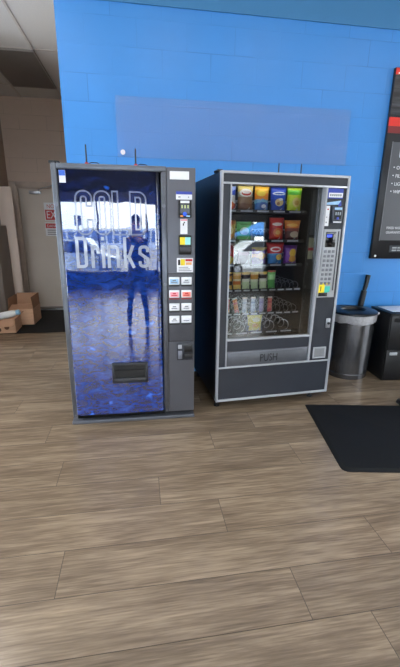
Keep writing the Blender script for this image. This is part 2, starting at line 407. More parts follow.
# ceiling: lay-in tiles in a white grid
def ceiling():
    m, nt, b = new_mat('ceiling_tile'); N = nt.nodes; L = nt.links
    g = N.new('ShaderNodeNewGeometry'); n = N.new('ShaderNodeTexNoise'); n.inputs['Scale'].default_value = 90; n.inputs['Detail'].default_value = 3
    L.new(g.outputs['Position'], n.inputs['Vector'])
    r = N.new('ShaderNodeValToRGB'); r.color_ramp.elements[0].color = lin((206, 205, 204)); r.color_ramp.elements[1].color = lin((228, 227, 225)); L.new(n.outputs['Fac'], r.inputs['Fac'])
    L.new(r.outputs['Color'], b.inputs['Base Color']); b.inputs['Roughness'].default_value = .9
    mb = MB().box(XM - .2, XR + .2, YF - .15, YW, ZC, ZC + .15).box(XM - .2, -.38, YW, YB + .2, ZH, ZH + .46)
    ob = mb.build('ceiling', m); struct(ob)
    gb = MB()
    for z, xa, xb, ya, yb_ in ((ZC, XM, XR, YF, YW), (ZH, XL, -.58, YW, YB)):
        x = -1.075 - .6 * 5
        while x < xb:
            if x > xa: gb.box(x - .012, x + .012, ya, yb_, z - .006, z - .0005)
            x += .6
        y = 5.04 - 1.2 * 10
        while y < yb_:
            if y > ya: gb.box(xa, xb, y - .012, y + .012, z - .0062, z - .0005)
            y += 1.2
    struct(gb.build('trim_2', mat('ceiling_grid_white', (205, 200, 195), .5)))
ceiling()
lt = thing('ceiling_light', 'unlit grey rectangular light panel in the ceiling above the hall door', 'ceiling light', (-1.345, 5.645, ZH - .012))
B(-.27, .27, -.59, .59, -.012, -.002, bev=.003).build('diffuser', mat('grey_diffuser', (112, 108, 106), .5, 0, .06, 3), lt)
fb = MB()
for a in ((-.285, -.27, -.605, .605), (.27, .285, -.605, .605), (-.285, .285, -.605, -.59), (-.285, .285, .59, .605)): fb.box(*a, -.016, .004)
fb.build('frame', mat('light_frame', (150, 146, 142), .5), lt)

# unseen lamps added on the ceiling to brighten the room
FILL_LAMP = mat('added_lit_diffuser', (255, 250, 242), .6, 0, .01, 3, emit=5.0)
for i, (x, y, l) in enumerate(((-2.3, 2.85, 'added bright ceiling light panel just before the hall entrance'), (-.475, -1.3, 'added lit ceiling light panel behind the photographer'), (1.325, -1.3, 'added lit ceiling light panel in the middle of the room'), (3.125, -1.3, 'added lit ceiling light panel in the right half of the room'), (-1.075, 1.5, 'added lit ceiling light panel nearest the left wall'), (.125, 1.5, 'added lit ceiling light panel over the floor before the machines'), (1.325, 1.5, 'added lit ceiling light panel over the floor before the snack machine'), (2.525, 1.5, 'added lit ceiling light panel over the black floor mat'), (3.725, 1.5, 'added lit ceiling light panel nearest the right wall'))):
    t = thing('ceiling_light', l, 'ceiling light', (x + .3, y, (ZH if y > YW - .2 else ZC) - .012), group='added lit ceiling light panels')
    B(-.27, .27, -.59, .59, -.012, -.002).build('diffuser', FILL_LAMP if i else mat('added_bright_diffuser', (255, 250, 244), .6, 0, .01, 3, emit=24.0), t)  # first panel glows far stronger, added to lift the dim hall
    q = MB()
    for a in ((-.285, -.27, -.605, .605), (.27, .285, -.605, .605), (-.285, .285, -.605, -.59), (-.285, .285, .59, .605)): q.box(*a, -.016, .004)
    q.build('frame', MATS['light_frame'], t)

# --- shop window behind the photographer (seen mirrored in the machines)
SILL, HEAD = .45, 2.48
DK = mat('grey_brown_panel', (124, 122, 128), .6)
wf = MB()
wf.box(XM, XR, YF - .15, YF, 0, SILL)
wf.box(XM, XR, YF - .15, YF, 2.75, ZC)
wf.box(5.88, XR, YF - .15, YF, SILL, 2.75)
struct(wf.build('wall_front', mat('dark_kneewall', (70, 74, 92), .6)))
# closed dark valance across the upper part of the window
struct(B(4.64, 5.88, YF - .07, YF - .05, 2.22, HEAD).build('added_valance', DK))  # lower valance section added to cut the mirrored sky
struct(B(XM, 5.88, YF - .08, YF - .04, HEAD, 2.75).build('window_valance', DK))
fr = MB()
for x in (-3.8, -1.55, .75, 2.7, 4.6, 5.84): fr.box(x - .04, x + .04, YF - .1, YF + .02, SILL, 2.75)
fr.box(XM, 5.88, YF - .1, YF + .02, HEAD - .03, HEAD + .03)
struct(fr.build('window_frame', mat('window_frame_grey', (120, 124, 132), .4, .4)))
struct(B(XM, 5.88, YF - .12, YF + .1, SILL, SILL + .03, bev=.006).build('window_sill', mat('white_sill', (228, 228, 226), .4)))
struct(B(XM, 5.88, YF - .06, YF - .055, SILL + .03, HEAD - .03).build('window_1', glass_mat('window_glass', (.96, .98, .98), 1.3)))

# ------------------------------------------------------------------ hall end: door, signs, boards, boxes
FRM = mat('door_frame_paint', (192, 177, 164), .45)
DOORP = mat('door_paint_greige', (204, 194, 183), .45, 0, .05, 3)
YD = YB
d = MB()
d.box(-1.985, -1.90, YD - .06, YD - .001, 0, 2.09, bev=.006); d.box(-1.90, -.86, YD - .06, YD - .001, 2.02, 2.09, bev=.006); d.box(-.93, -.86, YD - .06, YD - .001, 0, 2.02, bev=.006)
d.box(-1.90, -1.875, YD - .045, YD - .001, 0, 2.02); d.box(-1.875, -.93, YD - .045, YD - .001, 1.995, 2.02)
struct(d.build('trim_3', FRM))
door = B(-1.862, -.945, YD - .04, YD - .004, .03, 1.985, bev=.003).build('door_1', DOORP); struct(door)
MB().box(-1.862, -.945, YD - .046, YD - .041, .03, .06).build('door_sweep', mat('grey_sweep', (130, 124, 118), .5), door)
cl = MB().box(-1.70, -1.52, YD - .09, YD - .041, 1.905, 1.955, bev=.008)
cl.build('door_closer', ALU, door, label='silver door closer body')
MB().tube([(-1.56, YD - .075, 1.96), (-1.50, YD - .12, 1.985), (-1.34, YD - .055, 2.04)], .008).build('closer_arm', ALU, door)
MB().box(-1.90, -.93, YD - .06, YD + 0, .0, .018, bev=.004).build('threshold', ALU, door)
ys = YD - .043
sg = thing('exit_sign', 'white door sign with red EXIT block and small red word above', 'sign', (-1.50, ys, 1.48))
B(0, .34, -.003, 0, .02, .30).build('plate', WHITE, sg)
B(.012, .328, -.0045, -.003, .03, .19).build('exit_block', RED, sg)
MB().text('EXIT', .025, .055, -.005, .17, .75).build('lettering', WHITE, sg)
MB().text('NOT AN', .04, .215, -.0035, .085, .9).build('lettering', RED, sg)
sg = thing('danger_sign', 'white door sign with red DANGER band and small text lines below', 'sign', (-1.51, ys, 1.255))
B(0, .34, -.003, 0, 0, .215).build('plate', WHITE, sg)
B(.01, .33, -.0045, -.003, .125, .2, bev=.001).build('danger_band', RED, sg)
MB().text('DANGER', .028, .14, -.005, .06, 1).build('lettering', WHITE, sg)
q = MB()
for i in range(3): q.box(.03, .31 - .05 * (i % 2), -.0038, -.003, .02 + .033 * i, .034 + .033 * i)
q.build('text_lines', GREYTXT, sg)

tag(B(-.2, 0, 0, .02, 0, 1.965, bev=.004).build('leaning_board', mat('cream_board', (208, 192, 180), .5, 0, .04, 2), loc=(-1.81, 6.2, 0)), 'tall cream board standing on end left of the hall door', 'board')
tag(B(-.085, 0, 0, .45, 0, 1.42, bev=.004).build('plywood_sheet', mat('grey_panel', (122, 112, 104), .6, 0, .06, 2), loc=(-1.928, 5.72, 0)), 'grey panel standing against the left wall before the cream board', 'board')
tag(MB().box(0, 1.12, 0, 1.42, 0, .009, bev=.004).build('door_mat', mat('black_ribbed_mat', (8, 8, 9), .9, 0, .3, 120, .3), loc=(-1.72, 5.275, .001)), 'black rug on the floor before the hall door', 'door mat')

CARD = mat('cardboard', (206, 166, 136), .8, 0, .1, 6, stretch=(1, 1, 6))
CARDIN = mat('cardboard_inside', (178, 138, 110), .85, 0, .1, 6)
def carton(name, w, d, h, label, loc, rz, flaps, front_h=None, angles=None):
    t = thing(name, label, 'cardboard box', loc, rz, 'cardboard boxes by the hall door'); T = .006; fh = front_h or h
    m = MB(); m.box(-w / 2, w / 2, -d / 2, d / 2, 0, T)
    m.box(-w / 2, w / 2, -d / 2, -d / 2 + T, 0, fh); m.box(-w / 2, w / 2, d / 2 - T, d / 2, 0, h)
    m.box(-w / 2, -w / 2 + T, -d / 2, d / 2, 0, h); m.box(w / 2 - T, w / 2, -d / 2, d / 2, 0, h)
    m.build('box_body', CARD, t)
    for side, ang, ln in flaps:   # ang: 0 = straight up, positive = folded outwards
        f = MB(); a = math.radians(ang)
        if side in 'LR':
            f.box(-T / 2, T / 2, -d / 2 + .01, d / 2 - .01, 0, ln); f.xform(Matrix.Rotation(a if side == 'R' else -a, 4, 'Y')); f.xform(Matrix.Translation(((w / 2 - T / 2) * (1 if side == 'R' else -1), 0, h - .003)))
        else:
            f.box(-w / 2 + .01, w / 2 - .01, -T / 2, T / 2, 0, ln); f.xform(Matrix.Rotation(-a if side == 'B' else a, 4, 'X')); f.xform(Matrix.Translation((0, (d / 2 - T / 2) * (1 if side == 'B' else -1), (h if side == 'B' else fh) - .003)))
        f.build('flap', CARDIN, t)
    return t
carton('cardboard_box', .34, .42, .24, 'open brown cardboard box with raised flaps beside the hall door', (-1.735, 5.92, .0102), .0, (('B', 6, .17), ('R', -6, .17), ('L', -3, .16), ('F', -75, .15)))
bx = carton('cardboard_box', .30, .34, .19, 'low open cardboard box in front, holding a white bottle', (-1.86, 5.445, .0102), .06, (('R', 50, .07), ('F', 150, .1)))
q = MB()
BRP = mat('brown_print', (98, 66, 48), .8)
q.prism(arc(.04, .08, .032, 0, 360, 14)[:-1], -.1715, -.1702).build('printed_mark', BRP, bx); MB().prism(arc(-.06, .05, .03, 0, 360, 10)[:-1], -.1715, -.1702).build('printed_mark', BRP, bx)
bt = thing('bottle', 'white plastic bottle with pale blue cap lying in the front cardboard box', 'bottle', (-1.77, 5.34, .262), .0, ry=math.radians(78), rx=0)
MB().lathe([(.03, -.16), (.045, -.155), (.048, -.14), (.048, .03), (.04, .06), (.026, .085), (.024, .09)], seg=24).build('bottle_body', mat('white_plastic', (226, 228, 230), .35), bt)
MB().lathe([(.033, .088), (.034, .09), (.034, .13), (.03, .135)], seg=24).build('cap', mat('pale_blue_plastic', (150, 196, 226), .35), bt)

# ------------------------------------------------------------------ drinks machine
def soda():
    t = thing('drink_vending_machine', 'tall dark vending machine with blue water front reading COLD Drinks', 'vending machine', (-.528, 2.664, 0), -.0087)
    W, H = .916, 1.83
    B(.006, W - .004, .05, .86, .06, H - .012, bev=.008).build('cabinet', mat('dark_cabinet_steel', (38, 40, 46), .4), t)
    # base rail; the kick gap is filled black to hold its shade
    B(-.012, W + .004, -.012, .80, .0, .026, bev=.005).build('base_rail', mat('grey_base_rail', (96, 98, 106), .4, .4), t, label='grey metal base rail')
    B(.01, W - .01, .07, .8, .026, .062).build('kick_gap', mat('gap_shade_black', (6, 6, 7), .8, spec=.2), t)
    # graphic panel, rounded at both edges
    poly = []
    x0, x1, yf = .034, .686, -.022
    for a in range(0, 91, 10): poly.append((x0 + .008 - .008 * math.sin(math.radians(90 - a)), yf + .008 - .008 * math.sin(math.radians(a))))
    for a in range(0, 91, 10): poly.append((x1 - .045 + .045 * math.sin(math.radians(a)), yf + .045 - .045 * math.cos(math.radians(a))))
    poly += [(x1, .05), (x0, .05)]
    g = MB(); n = len(poly); z0, z1 = .0865, 1.797
    g.V = [(x, y, z0) for x, y in poly] + [(x, y, z1) for x, y in poly]
    g.F = [list(range(n))[::-1], [n + i for i in range(n)]] + [[i, (i + 1) % n, n + (i + 1) % n, n + i] for i in range(n)]; g.M = [0] * len(g.F)
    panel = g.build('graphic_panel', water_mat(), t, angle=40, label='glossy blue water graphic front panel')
    # frame trims
    tr = MB()
    tr.box(0, .034, -.014, .06, .062, H, bev=.006)
    SFR = mat('grey_frame_metal', (112, 116, 124), .3, .7, .08, 20)
    tr.build('frame_trim', SFR, t)
    B(.034, .722, -.014, .06, 1.797, H, bev=.005).build('frame_trim', SFR, t)
    B(.686, .722, -.016, .06, .062, 1.797, bev=.006).build('frame_trim', mat('dark_aluminium', (104, 107, 116), .28, .75, .08, 30), t)
    B(.034, .686, -.012, .05, .05, .086).build('gap_shade_strip', mat('gap_shade_black', (6, 6, 7), .8, spec=.2), t)  # black strip carries the shade of the gap below the panel
    B(-.012, .05, .0, .06, H, H + .014, bev=.004).build('top_hinge', BLACK, t)
    for x, z, r_ in ((.017, 1.585, .011), (.017, 1.06, .011), (.704, 1.585, .011), (.704, 1.06, .011), (.704, .078, .006), (.017, .078, .006)):
        MB().cyl((x, -.022, z), (x, -.012, z), r_, seg=14).build('screw_cap', PGREY, t)
    # lettering
    yb, yt = -.0245, -.0222
    cold = MB()
    def outline(path, half, w=.0105, closed=False):
        P = [Vector(p) for p in path]; n = len(P); A = []; C = []
        for i, p in enumerate(P):
            a = P[(i - 1) % n] if closed or i > 0 else None; c = P[(i + 1) % n] if closed or i < n - 1 else None
            d1 = (p - a).normalized() if a is not None else (c - p).normalized(); d2 = (c - p).normalized() if c is not None else d1
            n1 = Vector((-d1.y, d1.x)); n2 = Vector((-d2.y, d2.x)); m_ = (n1 + n2).normalized(); k = half / max(.5, m_.dot(n1))
            A.append(tuple(p + m_ * k)); C.append(tuple(p - m_ * k))
        if closed:
            cold.ribbon(A, w, yb, yt, True); cold.ribbon(C, w, yb, yt, True)
        else:
            cold.ribbon(A + C[::-1], w, yb, yt, True)
    zt, zb = 1.652, 1.415; hw = .034; r = .03
    def cx(c): return c - hw, c + hw
    a, b = cx(.185); outline([(b, zt - .075)] + arc(b - r, zt - r, r, 0, 90) + arc(a + r, zt - r, r, 90, 180) + arc(a + r, zb + r, r, 180, 270) + arc(b - r, zb + r, r, 270, 360) + [(b, zb + .075)], .017)
    a, b = cx(.302); outline(arc(b - r, zt - r, r, 0, 90) + arc(a + r, zt - r, r, 90, 180) + arc(a + r, zb + r, r, 180, 270) + arc(b - r, zb + r, r, 270, 360), .017, closed=True)
    a, b = cx(.419); outline([(a, zt + .017)] + [(a, zb), (b + .017, zb)], .017)
    a, b = cx(.533); outline(arc(b - r, zt - r, r, 0, 90) + [(a, zt)] + [(a, zb)] + arc(b - r, zb + r, r, 270, 360), .017, closed=True)
    cold.build('lettering', COLDL, t, label='outlined white COLD lettering')
    dr = MB(); w = .021; z0, zx, za = 1.188, 1.318, 1.372
    def st(p, closed=False): dr.ribbon(p, w, yb, yt, closed)
    r = .02
    st(arc(.178 - r, za - r, r, 0, 90) + [(.124, za), (.124, z0)] + arc(.178 - r, z0 + r, r, 270, 360), True)          # D
    st([(.222, z0 - w / 2), (.222, zx + w / 2)]); st([(.222, zx - .02)] + arc(.258 - r, zx - r, r, 90, 0) + [(.258, zx - .045)])   # r
    st([(.292, z0 - w / 2), (.292, zx + w / 2)]); st([(.292, za - .012), (.292, za + w / 2)])                                       # i
    st([(.328, z0 - w / 2), (.328, zx + w / 2)]); st([(.328, zx)] + arc(.388 - r, zx - r, r, 90, 0) + [(.388, z0 - w / 2)])          # n
    st([(.436, z0 - w / 2), (.436, za + w / 2)]); st([(.436, z0 + .065), (.462, z0 + .065), (.49, zx + w / 2)]); st([(.46, z0 + .065), (.494, z0 - w / 2)])  # k
    st([(.588, zx - .035)] + arc(.588 - r, zx - r, r, 0, 90) + arc(.536 + r, zx - r, r, 90, 180) + [(.536, z0 + .085), (.588, z0 + .05)] + arc(.588 - r, z0 + r, r, 360, 270) + arc(.536 + r, z0 + r, r, 270, 180) + [(.536, z0 + .035)])  # s
    dr.build('lettering', LETTER, t, label='solid white Drinks lettering')
    # blue and white sticker, top left
    s = B(.045, .085, -.0235, -.0221, 1.715, 1.79).build('sticker', WHITE, t)
    B(.046, .084, -.0245, -.0236, 1.757, 1.789).build('sticker_band', mat('sticker_blue', (60, 110, 215), .4), s)
    LEAN = [o for o in t.children if o.name.split('.')[0] in ('graphic_panel', 'lettering', 'sticker')]
    # delivery opening
    f = MB(); X0, X1, Z0, Z1 = .306, .566, .335, .492
    for a in ((X0, X1, Z1 - .022, Z1), (X0, X1, Z0, Z0 + .04), (X0, X0 + .018, Z0, Z1), (X1 - .018, X1, Z0, Z1)): f.box(a[0], a[1], -.04, -.02, a[2], a[3], bev=.004)
    f.build('delivery_frame', mat('dark_slot_frame', (34, 35, 40), .35), t)
    B(X0 + .018, X1 - .018, -.024, -.021, Z0 + .04, Z1 - .022).build('delivery_opening', BLACKP, t)
    MB().prism([(X0 + .02, .435), (X1 - .02, .435), (X1 - .02, .405), (.47, .40), (.455, .385), (.415, .385), (.40, .40), (X0 + .02, .405)], -.034, -.026).build('delivery_flap', mat('dark_flap', (16, 16, 18), .3), t)
    # the front panel leans back a little
    LEAN += [o for o in t.children if o.name.startswith('delivery')] + [c for o in LEAN for c in o.children]
    for o in LEAN:
        for v in o.data.vertices:
            if v.co.y < .04: v.co.y += .0213 * (v.co.z - .75)
    # control column
    B(.722, W, -.012, .06, .062, H - .004, bev=.006).build('control_column', mat('column_grey_metal', (98, 99, 106), .36, .45, .06, 3), t, label='grey metal control column')
    yc = -.0125
    B(.745, .872, yc - .003, yc, 1.752, 1.802).build('label_plate', WHITE, t)
    l = B(.785, .893, yc - .003, yc, 1.628, 1.672).build('label_plate', WHITE, t); B(.785, .893, yc - .0045, yc - .003, 1.66, 1.678).build('label_band', BLUEP, l)
    B(.80, .815, yc - .0045, yc - .003, 1.64, 1.647).build('print', GREYTXT, l); B(.865, .873, yc - .0045, yc - .003, 1.64, 1.647).build('print', GREYTXT, l)
    rd = B(.80, .887, yc - .024, yc, 1.512, 1.624, bev=.005).build('card_reader', BLACKP, t)
    MB().box(.812, .872, yc - .0255, yc - .0236, 1.604, 1.62).build('reader_label', WHITE, rd)
    MB().box(.812, .875, yc - .0255, yc - .0236, 1.54, 1.598).build('reader_screen', mat('reader_grey', (70, 74, 82), .25), rd)
    q = MB()
    for k in range(3): q.box(.818 + .02 * k, .828 + .02 * k, yc - .0275, yc - .0256, 1.572, 1.592)
    q.build('reader_icons', mat('olive_print', (170, 180, 120), .4), rd)
    MB().sphere((.842, yc - .0255, 1.535), .014, (1, .25, 1)).build('reader_button', mat('bright_blue_plastic', (40, 90, 220), .3), rd)
    MB().box(.812, .83, yc - .0262, yc - .0236, 1.517, 1.527).build('reader_light', mat('orange_print', (230, 140, 60), .4), rd)
    MB().box(.85, .876, yc - .0262, yc - .0236, 1.517, 1.527).build('reader_light', PALEBLUE, rd)
    l = B(.813, .862, yc - .002, yc, 1.405, 1.505).build('label_plate', WHITE, t); B(.83, .838, yc - .003, yc - .002, 1.46, 1.475).build('print', BLACKP, l); B(.836, .845, yc - .003, yc - .002, 1.4755, 1.485).build('print', BLACKP, l); B(.816, .86, yc - .003, yc - .002, 1.492, 1.502).build('print', PINK, l)
    bv = B(.80, .888, yc - .03, yc, 1.268, 1.398, bev=.006).build('bill_acceptor', BLACKP, t)
    B(.808, .842, yc - .0315, yc - .0296, 1.335, 1.385).build('bill_label', YELLOW, bv); B(.842, .88, yc - .0315, yc - .0296, 1.335, 1.385).build('bill_label', mat('pale_teal_print', (150, 215, 215), .4), bv)
    B(.806, .882, yc - .034, yc - .0296, 1.29, 1.32, bev=.003).build('bill_slot', mat('grey_slot_lip', (66, 66, 72), .35), bv)
    l = B(.788, .902, yc - .002, yc, 1.145, 1.243).build('label_plate', WHITE, t)
    B(.815, .845, yc - .003, yc - .002, 1.192, 1.236).build('print', YELLOW, l); B(.848, .897, yc - .003, yc - .002, 1.22, 1.236).build('print', RED, l); B(.796, .812, yc - .003, yc - .002, 1.194, 1.232).build('print', BLACKP, l); B(.85, .892, yc - .003, yc - .002, 1.196, 1.214).build('print', mat('tan_print', (225, 170, 110), .4), l)
    q = MB()
    for k in range(3): q.box(.8, .892 - .012 * k, yc - .003, yc - .002, 1.153 + .012 * k, 1.158 + .012 * k)
    q.build('print', GREYTXT, l)
    # selection buttons
    bp = B(.724, .906, yc - .004, yc, .64, 1.135, bev=.002).build('button_plate', mat('button_plate_grey', (84, 85, 92), .38, .4), t)
    q = MB()
    for a in ((.722, .908, 1.133, 1.138), (.722, .908, .637, .642), (.722, .726, .64, 1.135), (.904, .908, .64, 1.135)): q.box(a[0], a[1], yc - .0055, yc, a[2], a[3])
    q.build('plate_edge', BLACK, bp)
    cols = {(0, 0): PALEBLUE, (0, 1): mat('grey_white_print', (205, 208, 214), .4, 0, .2, 60), (1, 0): PINK, (1, 1): mat('salmon_print', (240, 140, 125), .4, 0, .2, 60)}
    for i, z in enumerate((1.085, .992, .897, .805)):
        for j, x in enumerate((.768, .855)):
            bt = B(x - .037, x + .037, yc - .012, yc - .003, z - .027, z + .027, bev=.004).build('selection_button', mat('button_clear_white', (222, 224, 228), .25), t)
            B(x - .03, x + .03, yc - .0135, yc - .0118, z - .02, z + .014).build('button_label', cols.get((i, j), mat('button_white_print', (226, 224, 230), .4, 0, .12, 80)), bt)
            q = MB().box(x - .022, x + .02, yc - .0145, yc - .0134, z - .012, z - .006)
            if (i, j) != (3, 1): q.box(x - .012, x + .012, yc - .0145, yc - .0134, z, z + .008)
            q.build('print', GREYTXT if i != 1 else RED, bt)
            B(x - .037, x + .037, yc - .006, yc - .003, z - .04, z - .03).build('button_light', BLACK if i != 1 else mat('dark_red_lens', (130, 30, 30), .3), bt)
    cn = B(.785, .905, yc - .012, yc, .49, .625, bev=.004).build('coin_mechanism', DGREY, t)
    B(.792, .82, yc - .018, yc - .0115, .58, .612, bev=.003).build('coin_button', SILVER, cn)
    B(.835, .898, yc - .02, yc - .0115, .555, .612, bev=.003).build('coin_cup', BLACKP, cn)
    B(.835, .898, yc - .024, yc - .0115, .505, .545, bev=.004).build('coin_chute', BLACK, cn)
    B(.792, .822, yc - .018, yc - .0115, .50, .565, bev=.003).build('coin_lever', PGREY, cn)
    return t
soda()
def antenna(x, y, z, h, label):
    t = thing('antenna', label, 'antenna', (x, y, z), group='antennas on the vending machines')
    MB().cyl((0, 0, 0), (0, 0, .018), .014, .011).build('antenna_base', RED, t)
    MB().cyl((0, 0, .018), (.0, 0, h), .0055, .0045, seg=8).build('antenna_rod', BLACKP, t)
    MB().tube([(.004, .01, .008), (.03, .02, .022), (.065, .03, .022), (.09, .05, .006)], .003, 6).build('cable', BLACKP, t)
antenna(-.316, 2.74, 1.8305, .125, 'short black antenna on the drinks machine, left one')
antenna(.0, 2.74, 1.8305, .112, 'short black antenna on the drinks machine, right one')

# ------------------------------------------------------------------ snack machine
SN = Matrix.Translation((.5786, 2.738, 0)) @ Matrix.Rotation(.0785, 4, 'Z')
def snack():
    t = thing('snack_vending_machine', 'dark grey glass-front snack vending machine with silver trim', 'vending machine', (.5786, 2.738, 0), .0785)
    W, Z0, Z1, D = 1.012, .072, 1.83, .82
    BI = mat('black_interior', (11, 11, 12), .4, 0, .2, 6)
    m = MB()
    m.box(0.002, .07, .03, D, Z0, Z1 - .004); m.box(.985, W - .002, .03, D, Z0, Z1 - .004)
    m.box(.07, .985, .03, D, 1.765, Z1 - .004); m.box(.07, .985, .06, D, Z0, .36); m.box(.07, .985, D - .03, D, .36, 1.765)
    m.build('cabinet', mat('black_cabinet', (8, 9, 12), .42, 0, .1, 3), t)
    # inner shell
    m = MB(); m.box(.071, .0745, .09, D - .031, .361, 1.764); m.box(.775, .985, .20, D - .031, .361, 1.764); m.box(.0745, .775, .62, .63, .361, 1.764)
    m.build('inner_shell', BI, t)
    # front face pieces
    B(.018, .994, 0, .03, 1.755, 1.812).build('header_panel', DGREY, t)
    B(.018, .072, 0, .03, .372, 1.755).build('side_stile', DGREY, t)
    MB().prism([(.832, 1.745), (.994, 1.745), (.994, .372), (.812, .372)], 0, .03).build('control_panel', DGREY, t, label='dark grey control panel')
    B(.018, .994, 0, .03, .09, .362).build('lower_panel', DGREY, t)
    # scuffs on the lower panel
    # silver trims
    m = MB()
    m.box(0, .018, -.012, .03, Z0, Z1, bev=.004); m.box(.994, W, -.012, .03, Z0, Z1, bev=.004); m.box(.018, .994, -.012, .03, 1.812, Z1, bev=.004); m.box(.018, .994, -.012, .03, Z0, .09, bev=.004)
    m.build('outer_trim', SILVER, t, label='silver outer trim')
    B(.018, .994, -.009, .02, 1.743, 1.757, bev=.003).build('trim_strip', ALU, t)
    B(.018, .994, -.010, .02, .360, .373, bev=.003).build('trim_strip', SILVER, t)
    B(.072, .083, -.010, .05, .372, 1.744, bev=.003).build('trim_strip', SILVER, t)
    MB().prism([(.820, 1.744), (.833, 1.744), (.813, .372), (.798, .372)], -.010, .05).build('trim_strip', SILVER, t)
    B(.083, .80, -.008, .03, .588, .604, bev=.003).build('trim_strip', SILVER, t)
    # push door below window
    B(.083, .80, .004, .03, .50, .588).build('window_rail', DGREY, t)
    pd = B(.088, .796, .0, .03, .374, .498, bev=.005).build('push_door', mat('push_door_metal', (96, 98, 104), .36, .4, .1, 8, .05), t)
    B(.088, .796, -.004, .0, .484, .497, bev=.003).build('door_lip', PGREY, pd)
    MB().text('PUSH', .366, .40, -.002, .092, .72, th=.003).build('lettering', mat('push_emboss', (44, 46, 50), .4, .3), pd)
    # window glass, leaning back a little
    g = MB(); g.V = [(.083, .012, .604), (.803, .012, .604), (.821, .0508, 1.744), (.083, .0508, 1.744), (.083, .017, .604), (.803, .017, .604), (.821, .0558, 1.744), (.083, .0558, 1.744)]
    g.F = [[0, 1, 2, 3], [7, 6, 5, 4], [0, 4, 5, 1], [1, 5, 6, 2], [2, 6, 7, 3], [3, 7, 4, 0]]; g.M = [0] * 6
    g.build('window_glass', glass_mat('machine_glass', (.97, .98, .98), 1.8), t)
    # added lamp tube hidden behind the head, brightens the top row
    B(.1, .74, .10, .13, 1.756, 1.7645).build('added_lamp_tube', mat('white_tube', (250, 250, 255), .5, 0, .01, 3, emit=5.0), t)
    # trays
    TR = mat('tray_black_steel', (36, 37, 40), .4, .3); STRIP = mat('price_strip_white', (176, 180, 188), .4, 0, .1, 40)
    rows = [(1.575, 5, .044), (1.357, 5, .044), (1.17, 5, .044), (.972, 9, .028), (.779, 9, .028), (.618, 5, .042)]
    COIL = mat('coil_steel_wire', (176, 178, 182), .3, .7)
    coil_mesh = {}
    for ri, (z, n, rad) in enumerate(rows):
        tr = B(.086, .742, .125, .60, z - .012, z - .004).build('tray', TR, t)
        fs = B(.086, .742, .117, .125, z - .018, z + .006, bev=.002).build('price_strip', BLACK, tr)
        pc = (.64 - .11) / (n - 1) if n == 5 else .0735; c0 = .11 if n == 5 else .125
        for k in range(n):
            c = c0 + pc * k; B(max(.088, c - pc * .36), min(.74, c + pc * .36), .1155, .1172, z - .011, z + .001).build('price_tag', STRIP, tr)
        for k in range(n + 1):
            c = c0 + pc * (k - .5)
            if .088 < c < .742: B(c - .0015, c + .0015, .13, .6, z - .004, z + (.05 if n == 5 else .035)).build('divider', TR, tr)
        for k in range(n):
            c = c0 + pc * k; key = rad; r_ = rad - .004
            if key not in coil_mesh:
                pts = []; turns = 5
                for i in range(turns * 22 + 1):
                    a = 2 * PI * i / 22 - PI / 2; pts.append((r_ * math.cos(a), .0 + .42 * i / (turns * 22), r_ * math.sin(a)))
                co = MB().tube(pts, .0029, 6).build('coil', COIL, t); coil_mesh[key] = co.data
            else:
                co = bpy.data.objects.new('coil', coil_mesh[key]); COL.objects.link(co); co.parent = t
            co.location = (max(c, .086 + rad), .135, z + rad - .002)
    # inner coin box column at the right of the trays
    B(.755, .772, .10, .62, .50, 1.74).build('inner_partition', BI, t)
    B(.778, .83, .12, .2, 1.40, 1.735, bev=.004).build('inner_box', mat('inner_grey_box', (86, 90, 92), .4), t)
    m = B(.774, .826, .112, .2, 1.30, 1.375, bev=.003).build('coin_tube', mat('beige_card', (176, 172, 140), .5), t)
    B(.774, .824, .112, .2, 1.21, 1.275, bev=.003).build('coin_tube', mat('beige_card', (176, 172, 140), .5), t)
    B(.774, .826, .114, .2, 1.277, 1.298).build('red_band', RED, t)
    rd_ = random.Random(5)
    for k in range(9):
        z = .66 + .062 * k; B(.776, .79 + .01 * rd_.random(), .14, .155, z, z + .02).build('latch', mat('latch_grey', (110, 112, 118), .35, .4), t)
    # control panel furniture
    y = -.0005
    l = B(.838, .965, y - .003, y, 1.668, 1.738).build('label_plate', BLUEP, t); B(.846, .962, y - .0045, y - .003, 1.676, 1.708).build('label_band', WHITE, l)
    q = MB()
    for k in range(6): q.box(.855 + .017 * k, .866 + .017 * k, y - .0055, y - .0045, 1.684, 1.7)
    q.build('print', GREYTXT, l)
    MB().prism([(.838, 1.638), (.955, 1.655), (.932, 1.625), (.828, 1.622)], y - .003, y).build('sticker', PALEBLUE, t)
    MB().prism([(.935, 1.625), (.955, 1.652), (.960, 1.618), (.938, 1.604)], y - .003, y).build('sticker', BLUEP, t)
    l = B(.826, .866, y - .003, y, 1.468, 1.615).build('label_plate', WHITE, t); B(.845, .857, y - .004, y - .003, 1.585, 1.595).build('print', RED, l); B(.84, .85, y - .004, y - .003, 1.53, 1.536).build('print', GREYTXT, l); B(.84, .85, y - .004, y - .003, 1.49, 1.5).build('print', GREYTXT, l)
    rd = B(.885, .967, y - .022, y, 1.488, 1.61, bev=.005).build('card_reader', mat('reader_dark_grey', (62, 66, 76), .3), t)
    B(.895, .957, y - .0235, y - .0216, 1.588, 1.604).build('reader_label', PALEBLUE, rd); B(.897, .957, y - .0235, y - .0216, 1.52, 1.58).build('reader_screen', BLACKP, rd)
    q = MB()
    for k in range(3): q.box(.904 + .018 * k, .914 + .018 * k, y - .0245, y - .0236, 1.548, 1.57)
    q.build('reader_icons', mat('reader_icon_grey', (150, 160, 170), .4), rd)
    MB().sphere((.928, y - .0235, 1.525), .01, (1, .3, 1)).build('reader_button', BLUEP, rd); B(.893, .962, y - .0235, y - .0216, 1.494, 1.502).build('reader_label', WHITE, rd)
